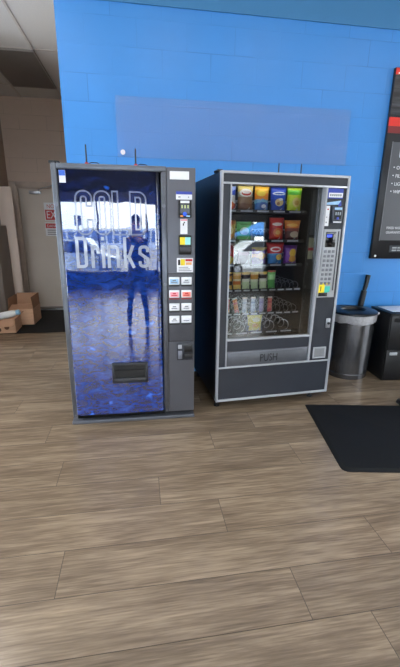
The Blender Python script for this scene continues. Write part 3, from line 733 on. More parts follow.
    # keypad unit
    kp = MB().prism([(.834, 1.445), (.972, 1.445), (.974, .915), (.822, .915)], y - .014, y).build('keypad_unit', mat('keypad_silver', (172, 174, 178), .35, .4), t, label='silver keypad unit')
    B(.95, .961, y - .0155, y - .0136, .97, 1.43).build('dark_groove', mat('groove_grey', (70, 72, 78), .4), kp)
    B(.848, .935, y - .0165, y - .0138, 1.31, 1.425, bev=.001).build('display', mat('display_black', (10, 10, 14), .12), kp)
    B(.856, .90, y - .0175, y - .0166, 1.385, 1.405).build('display_text', mat('display_blue', (70, 90, 235), .4, emit=.6), kp); B(.856, .93, y - .0175, y - .0166, 1.41, 1.42).build('display_label', GREYTXT, kp)
    KEY = mat('key_grey', (112, 114, 120), .4)
    for i in range(8):
        for j in range(3):
            x = .857 + .034 * j - .0012 * i; z = 1.278 - .0355 * i
            kk = B(x - .012, x + .012, y - .019, y - .0135, z - .011, z + .011, bev=.003).build('key', KEY, kp)
    yl = MB().prism([(.833, 1.018), (.882, 1.018), (.881, .945), (.830, .945)], y - .0165, y - .0138).build('keypad_sticker', YELLOW, kp)
    MB().prism([(.882, 1.005), (.93, 1.005), (.93, .96), (.881, .945)], y - .0162, y - .0138).build('keypad_sticker', TEAL, kp)
    B(.833, .93, y - .0165, y - .0138, 1.018, 1.03).build('keypad_sticker', YELLOW, kp)
    B(.845, .852, y - .0175, y - .0166, .965, 1.005).build('print', BLACKP, yl)
    B(.832, .91, y - .02, y - .0138, .925, .955, bev=.002).build('bill_slot', BLACKP, kp)
    lk = B(.935, .972, y - .012, y, .655, .735, bev=.004).build('lock_plate', ALU, t); MB().cyl((.9535, y - .02, .695), (.9535, y - .011, .695), .011).build('lock_barrel', BLACKP, lk)
    cr = MB()
    for a in ((.842, .962, .478, .49), (.842, .962, .39, .402), (.842, .854, .39, .49), (.95, .962, .39, .49)): cr.box(a[0], a[1], y - .01, y, a[2], a[3], bev=.002)
    cr = cr.build('coin_return_frame', SILVER, t); B(.854, .95, y - .006, y, .402, .478).build('coin_return_flap', mat('flap_grey', (140, 142, 146), .35, .3), cr)
    # legs, top knob
    for x, yy in ((.035, .08), (.90, .08), (.035, D - .08), (.94, D - .08)):
        MB().cyl((x, yy, 0), (x, yy, .012), .024).cyl((x, yy, .01), (x, yy, Z0 + .01), .013).build('leg', BLACK, t)
    MB().box(-.01, .03, .05, .16, Z1 - .004, Z1 + .014, bev=.006).build('top_hinge', BLACK, t)
    return t
snack()
def sn(x, y, z): return SN @ Vector((x, y, z))
for x, y, l in ((.53, .225, 'short black antenna on the snack machine, left one'), (.712, .21, 'short black antenna on the snack machine, right one')):
    p = sn(x, y, 1.827); antenna(p.x, p.y, p.z, .10, l)

def bag(x, row_z, w, h, T, m, label, group, y=.15, tilt=0.0, flare=0.0, nm='snack_bag', twist=0):
    rnd = random.Random(int(x * 1000) + int(row_z * 77)); mb = MB(); nu, nv = 12, 16
    for side in (-1, 1):
        base = len(mb.V)
        for j in range(nv + 1):
            v = j / nv
            for i in range(nu + 1):
                u = i / nu; pr = (1 - abs(2 * u - 1) ** 2.6) * (1 - abs(2 * v - 1) ** 4)
                cr = .0 if .07 < v < .93 else .0012 * math.sin(u * 60)
                wr = rnd.uniform(-.0012, .0012) * pr
                ww = w * (1 - .07 * math.sin(PI * v) + flare * (v - .5))
                mb.V.append(((u - .5) * ww, side * (T / 2 * pr ** .8 + .0008) + cr + wr, v * h))
        for j in range(nv):
            for i in range(nu):
                a = base + j * (nu + 1) + i; mb.F.append([a, a + 1, a + nu + 2, a + nu + 1]); mb.M.append(0)
    n = (nu + 1) * (nv + 1)
    rim = [i for i in range(nu + 1)] + [j * (nu + 1) + nu for j in range(1, nv + 1)] + [nv * (nu + 1) + i for i in range(nu - 1, -1, -1)] + [j * (nu + 1) for j in range(nv - 1, 0, -1)]
    for k in range(len(rim)):
        a, b_ = rim[k], rim[(k + 1) % len(rim)]; mb.F.append([a, b_, n + b_, n + a]); mb.M.append(0)
    o = mb.build(nm, m, angle=70)
    o.matrix_world = SN @ Matrix.Translation((x, y, row_z)) @ Matrix.Rotation(twist, 4, 'Y') @ Matrix.Rotation(tilt, 4, 'X')
    tag(o, label, 'snack bag' if nm == 'snack_bag' else 'candy bar', group); return o
G1, G2, G3 = 'snack bags on the top shelf', 'snack bags on the second shelf', 'snack bags on the third shelf'
yb_ = .165
bag(.118, 1.572, .10, .172, .045, bag_mat('bag_white_blue', [(0, (205, 60, 50)), (.3, (235, 232, 225)), (.62, (60, 90, 200)), (.85, (150, 170, 225))], [(.6, .25, .25, .12, (230, 120, 60))]), 'white, blue and red snack bag, far left of the top shelf', G1, yb_)
bag(.243, 1.572, .125, .178, .05, bag_mat('bag_tan', [(0, (130, 88, 62)), (.3, (150, 118, 88)), (.55, (176, 170, 150)), (.75, (232, 208, 120))], [(.5, .72, .4, .16, (240, 235, 225)), (.52, .70, .3, .09, (200, 60, 50)), (.5, .73, .24, .05, (240, 236, 228))], mess=.08), 'tan snack bag with white oval and red swoosh on top shelf', G1, yb_)
bag(.376, 1.572, .118, .178, .05, bag_mat('bag_orange', [(0, (60, 120, 190)), (.33, (120, 180, 215)), (.45, (245, 150, 40)), (.72, (250, 190, 50))], [(.4, .72, .3, .12, (250, 215, 70)), (.62, .22, .3, .15, (60, 95, 170)), (.6, .2, .16, .08, (220, 225, 235))], mess=.15), 'orange and yellow snack bag with blue base on top shelf', G1, yb_)
bag(.513, 1.572, .132, .176, .05, bag_mat('bag_blue', [(0, (28, 66, 170)), (.5, (36, 84, 205)), (.85, (28, 60, 165))], [(.5, .74, .40, .07, (235, 240, 250)), (.5, .74, .30, .03, (60, 90, 190)), (.52, .38, .26, .16, (226, 196, 130)), (.45, .33, .1, .07, (160, 110, 60)), (.6, .5, .14, .05, (240, 240, 240))], mess=.02), 'bright blue snack bag with chips picture on top shelf', G1, yb_)
bag(.648, 1.572, .125, .176, .05, bag_mat('bag_lime', [(0, (196, 214, 40)), (.5, (205, 225, 50)), (.7, (120, 205, 50)), (.9, (205, 228, 60))], [(.6, .4, .28, .2, (226, 205, 120)), (.6, .38, .16, .1, (200, 160, 70)), (.4, .78, .3, .08, (90, 180, 50))], mess=.05), 'lime green snack bag at the right end of the top shelf', G1, yb_)
bag(.126, 1.354, .10, .15, .045, bag_mat('bag_amber', [(0, (226, 150, 60)), (.5, (240, 180, 80)), (.8, (220, 120, 50))], [(.5, .5, .3, .2, (250, 225, 150))]), 'amber orange snack bag at the far left of the second shelf', G2, yb_)
bag(.243, 1.354, .12, .14, .045, bag_mat('bag_green', [(0, (60, 160, 80)), (.6, (90, 190, 110)), (.85, (50, 140, 70))], [(.5, .5, .3, .2, (225, 235, 200))]), 'green snack bag second from left on the second shelf', G2, yb_)
bag(.513, 1.354, .125, .172, .05, bag_mat('bag_red', [(0, (196, 34, 34)), (.55, (214, 40, 36)), (.78, (226, 70, 60))], [(.5, .72, .34, .07, (240, 225, 220)), (.55, .36, .3, .2, (226, 110, 50)), (.55, .36, .16, .1, (245, 190, 110))], mess=.06), 'red snack bag with orange picture on the second shelf', G2, yb_)
bag(.65, 1.354, .13, .155, .05, bag_mat('bag_orange_brown', [(0, (96, 40, 36)), (.45, (150, 60, 40)), (.6, (236, 130, 40)), (.85, (240, 150, 60))], [(.6, .3, .28, .16, (190, 165, 140)), (.45, .76, .34, .08, (250, 190, 90))], mess=.08), 'orange and brown snack bag at the right end of second shelf', G2, yb_, twist=.0, flare=.15)
bag(.122, 1.167, .105, .165, .045, bag_mat('bag_red_yellow', [(0, (236, 196, 60)), (.35, (214, 60, 44)), (.7, (180, 40, 46)), (.9, (225, 190, 190))], [(.5, .3, .3, .14, (250, 225, 110))]), 'red and yellow snack bag at the far left of third shelf', G3, yb_)
bag(.252, 1.167, .1, .12, .04, bag_mat('bag_dark_plum', [(0, (90, 40, 60)), (.6, (120, 60, 90)), (.85, (80, 40, 60))], []), 'dark plum snack bag second from left on third shelf', G3, yb_)
bag(.380, 1.167, .125, .135, .045, bag_mat('bag_purple', [(0, (96, 50, 140)), (.4, (226, 140, 50)), (.6, (130, 70, 165)), (.85, (226, 190, 90))], [(.6, .5, .26, .2, (240, 175, 80))], mess=.15), 'purple and orange snack bag in the middle of third shelf', G3, yb_)
bag(.515, 1.167, .138, .17, .055, bag_mat('bag_red_blue', [(0, (50, 130, 205)), (.42, (90, 165, 220)), (.5, (206, 36, 44)), (.86, (226, 60, 60))], [(.48, .7, .3, .12, (240, 225, 225)), (.48, .7, .22, .06, (206, 36, 44)), (.7, .34, .2, .14, (236, 190, 90))], mess=.05), 'red-topped blue snack bag on the third shelf', G3, yb_, flare=.2)
bag(.648, 1.167, .12, .15, .05, bag_mat('bag_violet_yellow', [(0, (110, 50, 150)), (.6, (130, 64, 175)), (.85, (96, 40, 130))], [(.62, .6, .26, .22, (226, 180, 60)), (.6, .28, .3, .16, (214, 150, 60)), (.25, .4, .14, .3, (150, 80, 200))], mess=.05), 'violet snack bag with yellow pictures at right of third shelf', G3, yb_)
G4, G5 = 'candy bars on the fourth shelf', 'candy bars on the fifth shelf'
cb = [bag_mat('bar_yellow_a', [(0, (236, 190, 70)), (.28, (60, 36, 26)), (.5, (240, 200, 90)), (.64, (226, 160, 60)), (.8, (80, 40, 30)), (.93, (245, 210, 110))], mess=.02),
      bag_mat('bar_yellow_b', [(0, (246, 214, 120)), (.3, (220, 120, 40)), (.5, (245, 225, 170)), (.62, (232, 170, 60)), (.9, (250, 220, 130))], mess=.02),
      bag_mat('bar_pale', [(0, (214, 226, 180)), (.45, (236, 236, 214)), (.62, (70, 44, 40)), (.86, (238, 196, 90))], mess=.03),
      bag_mat('bar_pale_b', [(0, (206, 222, 176)), (.45, (230, 232, 200)), (.58, (226, 160, 60)), (.86, (240, 210, 110))], mess=.03)]
names4 = ['dark and yellow striped candy bar, far left of fourth shelf', 'pale yellow candy bar second from left on fourth shelf', 'pale green and brown candy bar third from left on fourth shelf', 'cream and orange candy bar fourth from left on fourth shelf', 'pale candy bar with brown band fifth on fourth shelf', 'light green candy bar at the right of the fourth shelf bars']
for k in range(6):
    mm = [cb[0], cb[1], cb[2], cb[3], cb[2], bag_mat('bar_green', [(0, (90, 170, 80)), (.5, (176, 226, 150)), (.8, (120, 200, 100)), (.9, (200, 90, 70))], mess=.06)][k]
    bag(.125 + .0735 * k, .969, .07, .14 if k < 5 else .15, .024, mm, names4[k], G4, .15, nm='candy_bar')
spec5 = [((236, 120, 120), (245, 170, 110), 'pink and orange candy bar, far left of fifth shelf', 0), ((238, 140, 90), (226, 110, 120), 'orange candy bar leaning second from left on fifth shelf', -.22), ((206, 212, 226), (170, 184, 210), 'pale silver candy bar third from left on fifth shelf', 0), ((190, 206, 226), (150, 170, 205), 'pale blue candy bar fourth from left on fifth shelf', 0), ((206, 190, 226), (180, 160, 210), 'lilac candy bar fifth from left on fifth shelf', 0), ((236, 130, 120), (214, 90, 100), 'coral pink candy bar at the right of the fifth shelf bars', .0)]
for k, (c1, c2, l, tw) in enumerate(spec5):
    bag(.125 + .0735 * k + (.012 if tw else 0), .776, .04, .13, .02, bag_mat('bar5_%d' % k, [(0, c2), (.25, c1), (.6, c2), (.7, c1), (.9, (245, 235, 225))], mess=.05), l, G5, .15, nm='candy_bar', twist=tw)
bag(.373, .616, .13, .165, .05, bag_mat('bag_sunny', [(0, (226, 200, 40)), (.4, (244, 222, 60)), (.6, (250, 236, 110)), (.85, (220, 190, 40))], [(.55, .6, .25, .12, (250, 240, 170)), (.5, .3, .2, .1, (230, 170, 50))], mess=.1), 'bright yellow snack bag alone on the bottom shelf', None, yb_, flare=.25)

# ------------------------------------------------------------------ clear sheet screwed to the wall
cs = thing('clear_wall_sheet', 'large clear plastic sheet screwed to the blue wall above the machines', 'clear plastic sheet', (0, YW, 0))
B(-.15, 1.955, -.008, -.003, 2.018, 2.485, bev=.001).build('sheet', glass_mat('clear_acrylic', (.995, .995, 1), 1.1, .035, (255, 246, 255), .16), cs)
for x, z in ((-.106, 2.058),):
    if z < 2.2: MB().cyl((x, -.016, z), (x, -.001, z), .02, .02, seg=16).build('screw_cap', WHITE, cs)
    else: MB().cyl((x, -.011, z), (x, -.001, z), .006, .006, seg=12).build('screw_cap', PALEBLUE, cs)

# ------------------------------------------------------------------ service poster on the right
ps = thing('service_poster', 'black framed wall poster with red band and white list of car services', 'poster', (2.332, YW - .001, 0))
PB = mat('poster_black', (20, 21, 27), .3)
B(0, 1.2, -.03, 0, 1.152, 2.84, bev=.003).build('board', PB, ps)
m, nt, b = new_mat('poster_streaks'); N = nt.nodes; L = nt.links
tc = N.new('ShaderNodeTexCoord'); mp = N.new('ShaderNodeMapping'); mp.inputs['Rotation'].default_value = (0, .5, 0); mp.inputs['Scale'].default_value = (1.5, 1, 14); wv = N.new('ShaderNodeTexNoise'); wv.inputs['Scale'].default_value = 2; wv.inputs['Detail'].default_value = 5
L.new(tc.outputs['Object'], mp.inputs[0]); L.new(mp.outputs[0], wv.inputs['Vector']); r = N.new('ShaderNodeValToRGB'); r.color_ramp.elements[0].position = .45; r.color_ramp.elements[0].color = lin((14, 15, 19)); r.color_ramp.elements[1].position = .72; r.color_ramp.elements[1].color = lin((72, 74, 80)); L.new(wv.outputs['Fac'], r.inputs[0]); L.new(r.outputs[0], b.inputs['Base Color']); b.inputs['Roughness'].default_value = .3
B(.006, 1.194, -.032, -.03, 2.445, 2.785).build('picture', m, ps)
B(.004, 1.196, -.033, -.03, 2.785, 2.836).build('red_strip', mat('poster_red', (214, 44, 34), .35), ps)
B(.03, 1.17, -.034, -.033, 2.79, 2.802).build('white_line', WHITE, ps)
B(.0, 1.2, -.033, -.03, 2.368, 2.442).build('red_band', mat('poster_red', (214, 44, 34), .35), ps)
B(.0, 1.2, -.033, -.03, 2.31, 2.364).build('dark_red_band', mat('poster_dark_red', (120, 36, 36), .35), ps)
B(.072, 1.13, -.034, -.03, 1.335, 2.235).build('list_panel', mat('poster_charcoal', (82, 83, 88), .3, 0, .08, 2), ps)
B(.066, .072, -.0345, -.03, 1.33, 2.24).build('panel_edge', mat('panel_edge_grey', (120, 122, 128), .3), ps)
tx = -.0352
for wd, z in (('OIL', 1.998), ('FILTERS', 1.925), ('LIGHTS', 1.853), ('WIPERS', 1.782)):
    MB().text(wd, .142, z, tx, .043).build('lettering', WHITE, ps); B(.112, .124, tx - .0006, tx + .001, z + .014, z + .023).build('bullet', WHITE, ps)
MB().text('FIXED RIGHT', .128, 1.445, tx, .032).build('lettering', WHITE, ps); MB().text('GUARANTEED.', .128, 1.402, tx, .032).build('lettering', WHITE, ps)
# small calendar-like icon: rounded frame with a bar
q = MB(); q.ribbon(arc(.27, 2.178, .016, 0, 90) + arc(.175, 2.178, .016, 90, 180) + arc(.175, 2.118, .016, 180, 270) + arc(.27, 2.118, .016, 270, 360), .009, tx - .001, tx + .001, True)
q.box(.163, .282, tx - .001, tx + .001, 2.165, 2.178); q.box(.195, .25, tx - .001, tx + .001, 2.124, 2.145); q.build('icon', WHITE, ps)
lb = B(.195, .62, -.034, -.03, 1.215, 1.285, bev=.0015).build('bottom_label', mat('label_dark_grey', (52, 56, 62), .35), ps)
q = MB()
for k in range(2):
    for j in range(6): q.box(.225 + .06 * j, .275 + .06 * j, -.0345, -.0338, 1.228 + .026 * k, 1.242 + .026 * k)
q.build('print', mat('grey_light_print', (150, 154, 158), .5), lb)
MB().cyl((.048, -.036, 1.18), (.048, -.03, 1.18), .011, seg=14).build('screw', WHITE, ps)

# ------------------------------------------------------------------ trash can, pan handle, cabinet, mat, chair
tc_ = thing('trash_can', 'round brushed steel trash can with grey bag folded over rim', 'trash can', (2.085, 3.362, 0))
STEEL = mat('speckled_dark_steel', (104, 104, 108), .26, .85, .25, 60, stretch=(1, 1, .25))
MB().lathe([(.0, 0), (.196, 0), (.201, .006), (.202, .05), (.198, .054), (.198, .062), (.203, .066), (.214, .56), (.214, .60), (.19, .60), (.19, .55)], seg=48).build('can_body', STEEL, tc_)
# bag: wavy band over the rim
mb = MB(); seg = 72; rnd = random.Random(2); ph = [rnd.uniform(0, 6) for _ in range(4)]
prof = [(.219, .572), (.224, .585), (.226, .62), (.222, .650), (.214, .656), (.200, .652), (.198, .61)]
for (r_, z) in prof:
    for k in range(seg):
        a = 2 * PI * k / seg; wob = .003 * math.sin(9 * a + ph[0]) + .002 * math.sin(23 * a + ph[1]); dz = (.004 * math.sin(5 * a + ph[2]) + .003 * math.sin(13 * a + ph[3])) if z < .59 else 0
        mb.V.append(((r_ + wob) * math.cos(a), (r_ + wob) * math.sin(a), z + dz))
for i in range(len(prof) - 1):
    for k in range(seg): mb.F.append([i * seg + k, i * seg + (k + 1) % seg, (i + 1) * seg + (k + 1) % seg, (i + 1) * seg + k]); mb.M.append(0)
mb.build('bag_liner', mat('grey_bag_film', (172, 172, 176), .35, 0, .2, 50, .4), tc_, label='grey translucent bag edge')
MB().lathe([(.226, .652), (.230, .656), (.229, .668), (.215, .676), (.125, .682), (.118, .676), (.112, .655)], seg=48).build('lid_ring', BLACKP, tc_, label='black lid ring')
MB().lathe([(0, .652), (.113, .652), (.113, .656), (0, .656)], seg=32).build('dark_opening', mat('dark_inside', (8, 8, 9), .6), tc_)
MB().tube([(.2, -.08, .64), (.213, -.085, .64), (.223, -.09, .648), (.227, -.09, .66)], [.012, .012, .010, .006], 8).build('bag_knot', mat('white_bag_film', (222, 222, 224), .4), tc_)
bh = thing('broom', 'black handled brush leaning on the wall behind the trash can', 'broom', (2.275, 3.572, .004), 0, ry=math.radians(3.2))
MB().tube([(-.02, 0, .03), (-.02, 0, .62)], .016, 10).build('handle', BLACKP, bh)
MB().tube([(-.02, -.002, .60), (-.016, -.004, .70), (-.008, -.004, .82)], [.027, .03, .028], 10).build('grip', BLACK, bh)
MB().tube([(-.008, -.004, .82), (0, -.003, .86), (.006, -.003, .985)], [.019, .021, .024], 10).build('handle_end', BLACKP, bh)
MB().box(-.1, .0, -.022, .018, 0, .05, bev=.004).build('bristle_head', BLACK, bh)

cab = thing('file_cabinet', 'low black two-drawer cabinet beside the trash can', 'cabinet', (2.333, 3.118, 0), -.07)
CBK = mat('cabinet_black', (13, 13, 15), .4)
B(0, .5, .004, .36, .0, .666, bev=.003).build('cabinet_body', CBK, cab)
B(-.003, .503, -.004, .363, .666, .678, bev=.003).build('cabinet_top', CBK, cab)
for z0, z1 in ((.012, .318), (.324, .663)):
    dr = B(.006, .494, -.012, .004, z0, z1, bev=.003).build('drawer', mat('drawer_black', (17, 17, 20), .4), cab)
    if z0 < .1: B(.035, .11, -.022, -.012, .27, .298, bev=.003).build('drawer_handle', SILVER, dr, label='silver handle')
    else: B(.03, .2, -.0135, -.0118, .60, .635).build('drawer_groove', BLACKP, dr)
tag(MB().box(0, .30, 0, .24, 0, .006, bev=.001).build('paper_stack', mat('paper_pale', (196, 204, 218), .6), loc=(2.40, 3.19, .6785)), 'pale paper sheets on top of the black cabinet', 'paper')

# floor mat
def floor_matx():
    w, l, r = 1.25, .905, .05; pts = arc(r, -l + r, r, 180, 270) + arc(w - r, -l + r, r, 270, 360) + arc(w - r, -r, r, 0, 90) + arc(r * .3, -r * .3, r * .3, 90, 180)
    mb = MB(); n = len(pts); cx_, cy_ = w / 2, -l / 2
    for ins, z in ((0, .001), (.0, .004), (.022, .016), (.03, .0165)):
        for (x, y) in pts:
            sx = (w / 2 - ins) / (w / 2); sy = (l / 2 - ins) / (l / 2); mb.V.append((cx_ + (x - cx_) * sx, cy_ + (y - cy_) * sy, z))
    for k in range(3):
        for i in range(n): mb.F.append([k * n + i, k * n + (i + 1) % n, (k + 1) * n + (i + 1) % n, (k + 1) * n + i]); mb.M.append(0)
    mb.F.append([3 * n + i for i in range(n)]); mb.M.append(0); mb.F.append(list(range(n))[::-1]); mb.M.append(0)
    o = mb.build('anti_fatigue_mat', mat('black_foam_mat', (8, 9, 12), .65, 0, .15, 5, .05, spec=.25), angle=30, loc=(1.355, 2.724, 0)); o.rotation_euler = (0, 0, -.165)
    tag(o, 'black foam standing mat on the floor right of snack machine', 'floor mat')
    return o
fm = floor_matx()

def chair():
    cx_, cy_, z = 2.463, 2.55, .0168
    t = thing('office_chair', 'black office chair at the right edge, one castor showing on the mat', 'chair', (cx_, cy_, z))
    MB().cyl((0, 0, .06), (0, 0, .12), .045, .035).cyl((0, 0, .1), (0, 0, .42), .022).build('gas_column', BLACKP, t)
    for k in range(5):
        a = PI - .09 + k * 2 * PI / 5; ca, sa = math.cos(a), math.sin(a)
        lg = MB().tube([(.03 * ca, .03 * sa, .09), (.18 * ca, .18 * sa, .085), (.32 * ca, .32 * sa, .072)], [.022, .018, .014], 8).build('leg', BLACKP, t)
        X, Y = .32 * ca, .32 * sa
        MB().cyl((X - .018 * sa, Y + .018 * ca, .028), (X + .018 * sa, Y - .018 * ca, .028), .028, seg=20).cyl((X, Y, .03), (X, Y, .075), .007).build('caster', BLACKP, lg)
    MB().box(-.21, .21, -.21, .21, .42, .49, bev=.03, seg=4).build('seat', BLACK, t)
    MB().box(.17, .22, -.2, .2, .58, 1.0, bev=.022, seg=4).build('backrest', BLACK, t)
    MB().tube([(.1, 0, .42), (.21, 0, .44), (.235, 0, .55), (.225, 0, .7)], .016, 8).build('back_bracket', BLACKP, t)
chair()

# ------------------------------------------------------------------ photographer (seen only as a reflection)
def skin_mesh(name, verts, edges, radii, m, parent, root=0, sub=2):
    me = bpy.data.meshes.new(name); me.from_pydata(verts, edges, []); o = bpy.data.objects.new(name, me); COL.objects.link(o)
    sm = o.modifiers.new('skin', 'SKIN'); sm.use_smooth_shade = True
    for i, r_ in enumerate(radii):
        rr = r_ if isinstance(r_, tuple) else (r_, r_); me.skin_vertices[0].data[i].radius = rr; me.skin_vertices[0].data[i].use_root = (i == root)
    ss = o.modifiers.new('sub', 'SUBSURF'); ss.levels = sub; ss.render_levels = sub
    me.materials.append(m); o.parent = parent; return o
def person():
    t = thing('person', 'person in dark clothes holding up a phone, mirrored in the drinks machine', 'person', (.06, -.34, 0))
    SK = mat('skin', (196, 150, 122), .5); CL = mat('dark_shirt', (30, 32, 42), .8); TR = mat('dark_trousers', (26, 28, 38), .8)
    V = [(0, 0, .93), (0, 0, 1.08), (0, .0, 1.27), (0, .0, 1.36), (0, .01, 1.44), (0, .03, 1.50), (0, .035, 1.58), (0, .03, 1.64),
         (-.17, .0, 1.34), (-.24, .04, 1.1), (-.11, .20, 1.24), (.17, 0, 1.34), (.23, .04, 1.1), (.07, .24, 1.36),
         (-.09, 0, .88), (-.15, .01, .50), (-.19, 0, .09), (.09, 0, .88), (.135, .01, .50), (.17, 0, .09), (-.1, .27, 1.32), (-.04, .30, 1.38)]
    E_ = [(0, 1), (1, 2), (2, 3), (3, 4), (4, 5), (5, 6), (6, 7), (3, 8), (8, 9), (9, 10), (3, 11), (11, 12), (12, 13), (0, 14), (14, 15), (15, 16), (0, 17), (17, 18), (18, 19), (10, 20), (13, 21)]
    Rr = [(.15, .11), (.14, .1), (.16, .11), (.11, .08), .055, .075, .088, .06, .065, .045, .03, .065, .045, .03, .09, .06, .042, .09, .06, .042, .028, .028]
    body = skin_mesh('body', V, E_, Rr, SK, t)
    V += [(0, 0, .80), (0, 0, 1.0)]; Rr += [(.185, .135), (.16, .12)]; V += [(0, 0, .94)]; Rr += [(.178, .13)]; E_ = E_ + [(22, 24), (24, 1), (0, 23)]
    sh = [22, 24, 1, 2, 3] + [8, 9, 10, 11, 12, 13]; mp = {v: k for k, v in enumerate(sh)}
    skin_mesh('shirt', [V[i] for i in sh], [(mp[a], mp[b_]) for a, b_ in E_ if a in mp and b_ in mp], [tuple(x * 1.13 for x in (Rr[i] if isinstance(Rr[i], tuple) else (Rr[i], Rr[i]))) for i in sh], CL, t)
    tr = [0, 23, 14, 15, 16, 17, 18, 19]; mp = {v: k for k, v in enumerate(tr)}
    skin_mesh('trousers', [V[i] for i in tr], [(mp[a], mp[b_]) for a, b_ in E_ if a in mp and b_ in mp], [tuple(x * 1.08 for x in (Rr[i] if isinstance(Rr[i], tuple) else (Rr[i], Rr[i]))) for i in tr], TR, t)
    MB().sphere((0, -.005, 1.632), .1, (.9, .98, .95), 24).build('hair', mat('dark_hair', (30, 24, 22), .7), t)
    f = MB().sphere((0, .115, 1.565), .016, (.7, 1, 1.2)).sphere((-.03, .105, 1.59), .01).sphere((.03, .105, 1.59), .01).sphere((-.075, .03, 1.575), .02, (.4, .8, 1.3)).sphere((.075, .03, 1.575), .02, (.4, .8, 1.3))
    f.build('face_features', SK, t)
    for x in (-.03, .03): MB().sphere((x, .117, 1.592), .007).build('eye', BLACKP, t)
    MB().sphere((0, .112, 1.525), .02, (1, .3, .25)).build('mouth', mat('lips', (150, 84, 78), .5), t)
    for sx, x in ((-1, -.19), (1, .17)):
        MB().sphere((x, .05, .045), .05, (.85, 2.3, .9), 20).build('shoe', BLACK, t)
    for (hx, hy, hz, s) in ((-.11, .285, 1.345, 1), (-.03, .305, 1.395, -1)):
        for k in range(4): skin_mesh('finger', [(hx, hy, hz), (hx + s * .03, hy + .02, hz + .012 * k), (hx + s * .055, hy + .025, hz + .01 + .014 * k)], [(0, 1), (1, 2)], [.009, .009, .007], SK, t, sub=1)
        skin_mesh('thumb', [(hx, hy, hz), (hx - s * .01, hy + .0, hz + .05), (hx + s * .01, hy + .02, hz + .075)], [(0, 1), (1, 2)], [.011, .01, .008], SK, t, sub=1)
person()
ph = thing('smartphone', 'black phone held upright by the person taking the picture', 'phone', (-.012, -.016, 1.335))
B(-.035, .035, -.008, 0, 0, .15, bev=.003).build('phone_body', BLACKP, ph)

# ------------------------------------------------------------------ outside, seen only as reflections
struct(B(-60, 60, -90, YF - .16, -.25, -.1).build('ground_outside', mat('pale_concrete_lot', (128, 126, 124), .8, 0, .1, 1)))
def car(name, label, loc, rz, rgb, suv):
    t = thing(name, label, 'car', loc, rz); P = mat('car_paint_' + name, rgb, .25, .1, .03, 2, coat=.6)
    h = 1.3 if suv else .98; r_ = 1.95 if suv else 1.5
    side = [(-2.25, .35), (-2.3, .6), (-2.2, .85), (-1.2, h), (-.55, r_ - .08), (-.3, r_), (1.2 if not suv else 1.9, r_), (1.7 if not suv else 2.2, h + .05), (2.25, h), (2.28, .5), (2.2, .35)]
    MB().prism(side, -.88, .88).build('car_body', P, t, angle=40)
    wn = [(-1.08, h + .03), (-.5, r_ - .13), (-.28, r_ - .06), (1.15 if not suv else 1.8, r_ - .06), (1.5 if not suv else 2.0, h + .07)]
    MB().prism(wn, -.888, .888).build('side_windows', mat('car_glass', (40, 48, 58), .05), t)
    for x in (-1.4, 1.4):
        for s in (-1, 1): MB().cyl((x, s * .72, .33), (x, s * .9, .33), .33, seg=24).cyl((x, s * .9, .33), (x, s * .905, .33), .2, seg=20, mi=1).build('wheel', [BLACK, ALU], t)
    MB().box(-2.32, -2.2, -.8, .8, .35, .5, bev=.02).box(2.2, 2.32, -.8, .8, .35, .5, bev=.02).build('bumper', mat('bumper_grey', (90, 92, 96), .5), t)
car('parked_suv', 'white sport utility car parked outside, mirrored in the snack glass', (9.75, -15.5, -.1), .0, (240, 242, 245), True)
car('parked_sedan', 'silver-blue sedan parked outside, mirrored in the drinks machine front', (-3.0, -9.6, -.1), PI + .05, (196, 212, 232), False)
tn = thing('canopy_tent', 'blue pyramid canopy tent standing outside behind the white car', 'tent', (12.8, -20.5, -.1))
mb = MB(); mb.V = [(-1.5, -1.5, 2.65), (1.5, -1.5, 2.65), (1.5, 1.5, 2.65), (-1.5, 1.5, 2.65), (0, 0, 3.5), (-1.5, -1.5, 2.45), (1.5, -1.5, 2.45), (1.5, 1.5, 2.45), (-1.5, 1.5, 2.45)]
mb.F = [[0, 1, 4], [1, 2, 4], [2, 3, 4], [3, 0, 4], [0, 5, 6, 1], [1, 6, 7, 2], [2, 7, 8, 3], [3, 8, 5, 0]]; mb.M = [0] * 8
mb.build('canopy', mat('tent_blue', (70, 140, 214), .7), tn)
for x in (-1.45, 1.45):
    for y in (-1.45, 1.45): MB().cyl((x, y, 0), (x, y, 2.5), .03).build('tent_pole', SILVER, tn)
def tree(label, loc, r_, h):
    t = thing('tree', label, 'tree', loc); rnd = random.Random(int(loc[0] * 10)); mb = MB()
    for k in range(14):
        a = rnd.uniform(0, 6.28); q = rnd.uniform(0, r_ * .7); mb.sphere((q * math.cos(a), q * math.sin(a), h + rnd.uniform(-.5, .6) * r_), r_ * rnd.uniform(.35, .55), seg=10)
    mb.build('crown', mat('leaf_green', (84, 112, 70), .8, 0, .4, 3, .5), t); MB().cyl((0, 0, 0), (0, 0, h), .18, .1).build('trunk', mat('bark', (92, 76, 62), .9), t)
tree('green tree outside beyond the blue tent, left of it', (13.2, -30, -.1), 3.0, 3.8); tree('green tree outside behind the blue tent, right of it', (18, -27, -.1), 2.8, 4.2)
bd = thing('shop_building', 'low grey shop building across the parking lot outside', 'building', (-6, -59, -.1))
B(-20, 20, -6, 0, 0, 3.3).build('building_wall', mat('pale_grey_wall', (176, 186, 204), .7), bd)
for k in range(18): B(-19.4 + 2.1 * k, -17.9 + 2.1 * k, 0, .05, 1.2, 2.9).build('window', mat('blue_grey_glass', (70, 92, 136), .1), bd)
sp = thing('sign_post', 'grey parking sign on a pole with yellow sleeve outside the window', 'sign', (-2.7, -7.6, -.1))
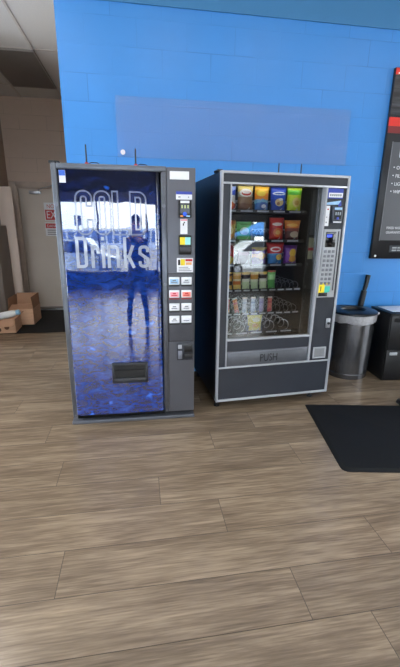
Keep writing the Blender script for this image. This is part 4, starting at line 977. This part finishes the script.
MB().cyl((0, 0, 0), (0, 0, 2.1), .03).build('pole', mat('pole_grey', (120, 120, 124), .5), sp); MB().cyl((0, 0, 0), (0, 0, .85), .06).build('sleeve', mat('yellow_plastic', (226, 170, 50), .5), sp); B(-.16, .16, .03, .04, 1.95, 2.2).build('sign_plate', mat('sign_grey', (128, 130, 136), .5), sp)

# ------------------------------------------------------------------ sky
w = bpy.data.worlds.new('overcast_sky'); bpy.context.scene.world = w; w.use_nodes = True; nt = w.node_tree; N = nt.nodes; L = nt.links
bg = N['Background']; tc = N.new('ShaderNodeTexCoord'); n = N.new('ShaderNodeTexNoise'); n.inputs['Scale'].default_value = 3; n.inputs['Detail'].default_value = 4
L.new(tc.outputs['Generated'], n.inputs['Vector']); r = N.new('ShaderNodeValToRGB'); r.color_ramp.elements[0].position = .4; r.color_ramp.elements[0].color = (.72, .84, 1, 1); r.color_ramp.elements[1].position = .6; r.color_ramp.elements[1].color = (1, 1, 1, 1)
L.new(n.outputs['Fac'], r.inputs[0]); L.new(r.outputs[0], bg.inputs[0]); bg.inputs[1].default_value = 10.5

sun = bpy.data.lights.new('sun', 'SUN'); sun.energy = 5.5; sun.angle = .02; so_ = bpy.data.objects.new('sun', sun); COL.objects.link(so_)
so_.location = (0, 12, 30); so_.rotation_euler = Vector((.12, -.62, -.78)).to_track_quat('-Z', 'Y').to_euler()
# ------------------------------------------------------------------ camera
cam = bpy.data.cameras.new('camera'); co = bpy.data.objects.new('camera', cam); COL.objects.link(co)
R = Vector((.98751838, -.1571164, .01103974)); U = Vector((.03353241, .27820967, .95993487)); F = Vector((.15389288, .94758314, -.28000566))
co.matrix_world = Matrix(((R.x, U.x, -F.x, 0), (R.y, U.y, -F.y, 0), (R.z, U.z, -F.z, 1.4716), (0, 0, 0, 1)))
cam.sensor_fit = 'HORIZONTAL'; cam.sensor_width = 36; cam.lens = 375.06 * 36 / 400; cam.clip_start = .005
S = bpy.context.scene; S.camera = co
S.view_settings.view_transform = 'Standard'; S.view_settings.look = 'None'; S.view_settings.gamma = 1; S.view_settings.use_curve_mapping = False
S.view_settings.exposure = -0.2
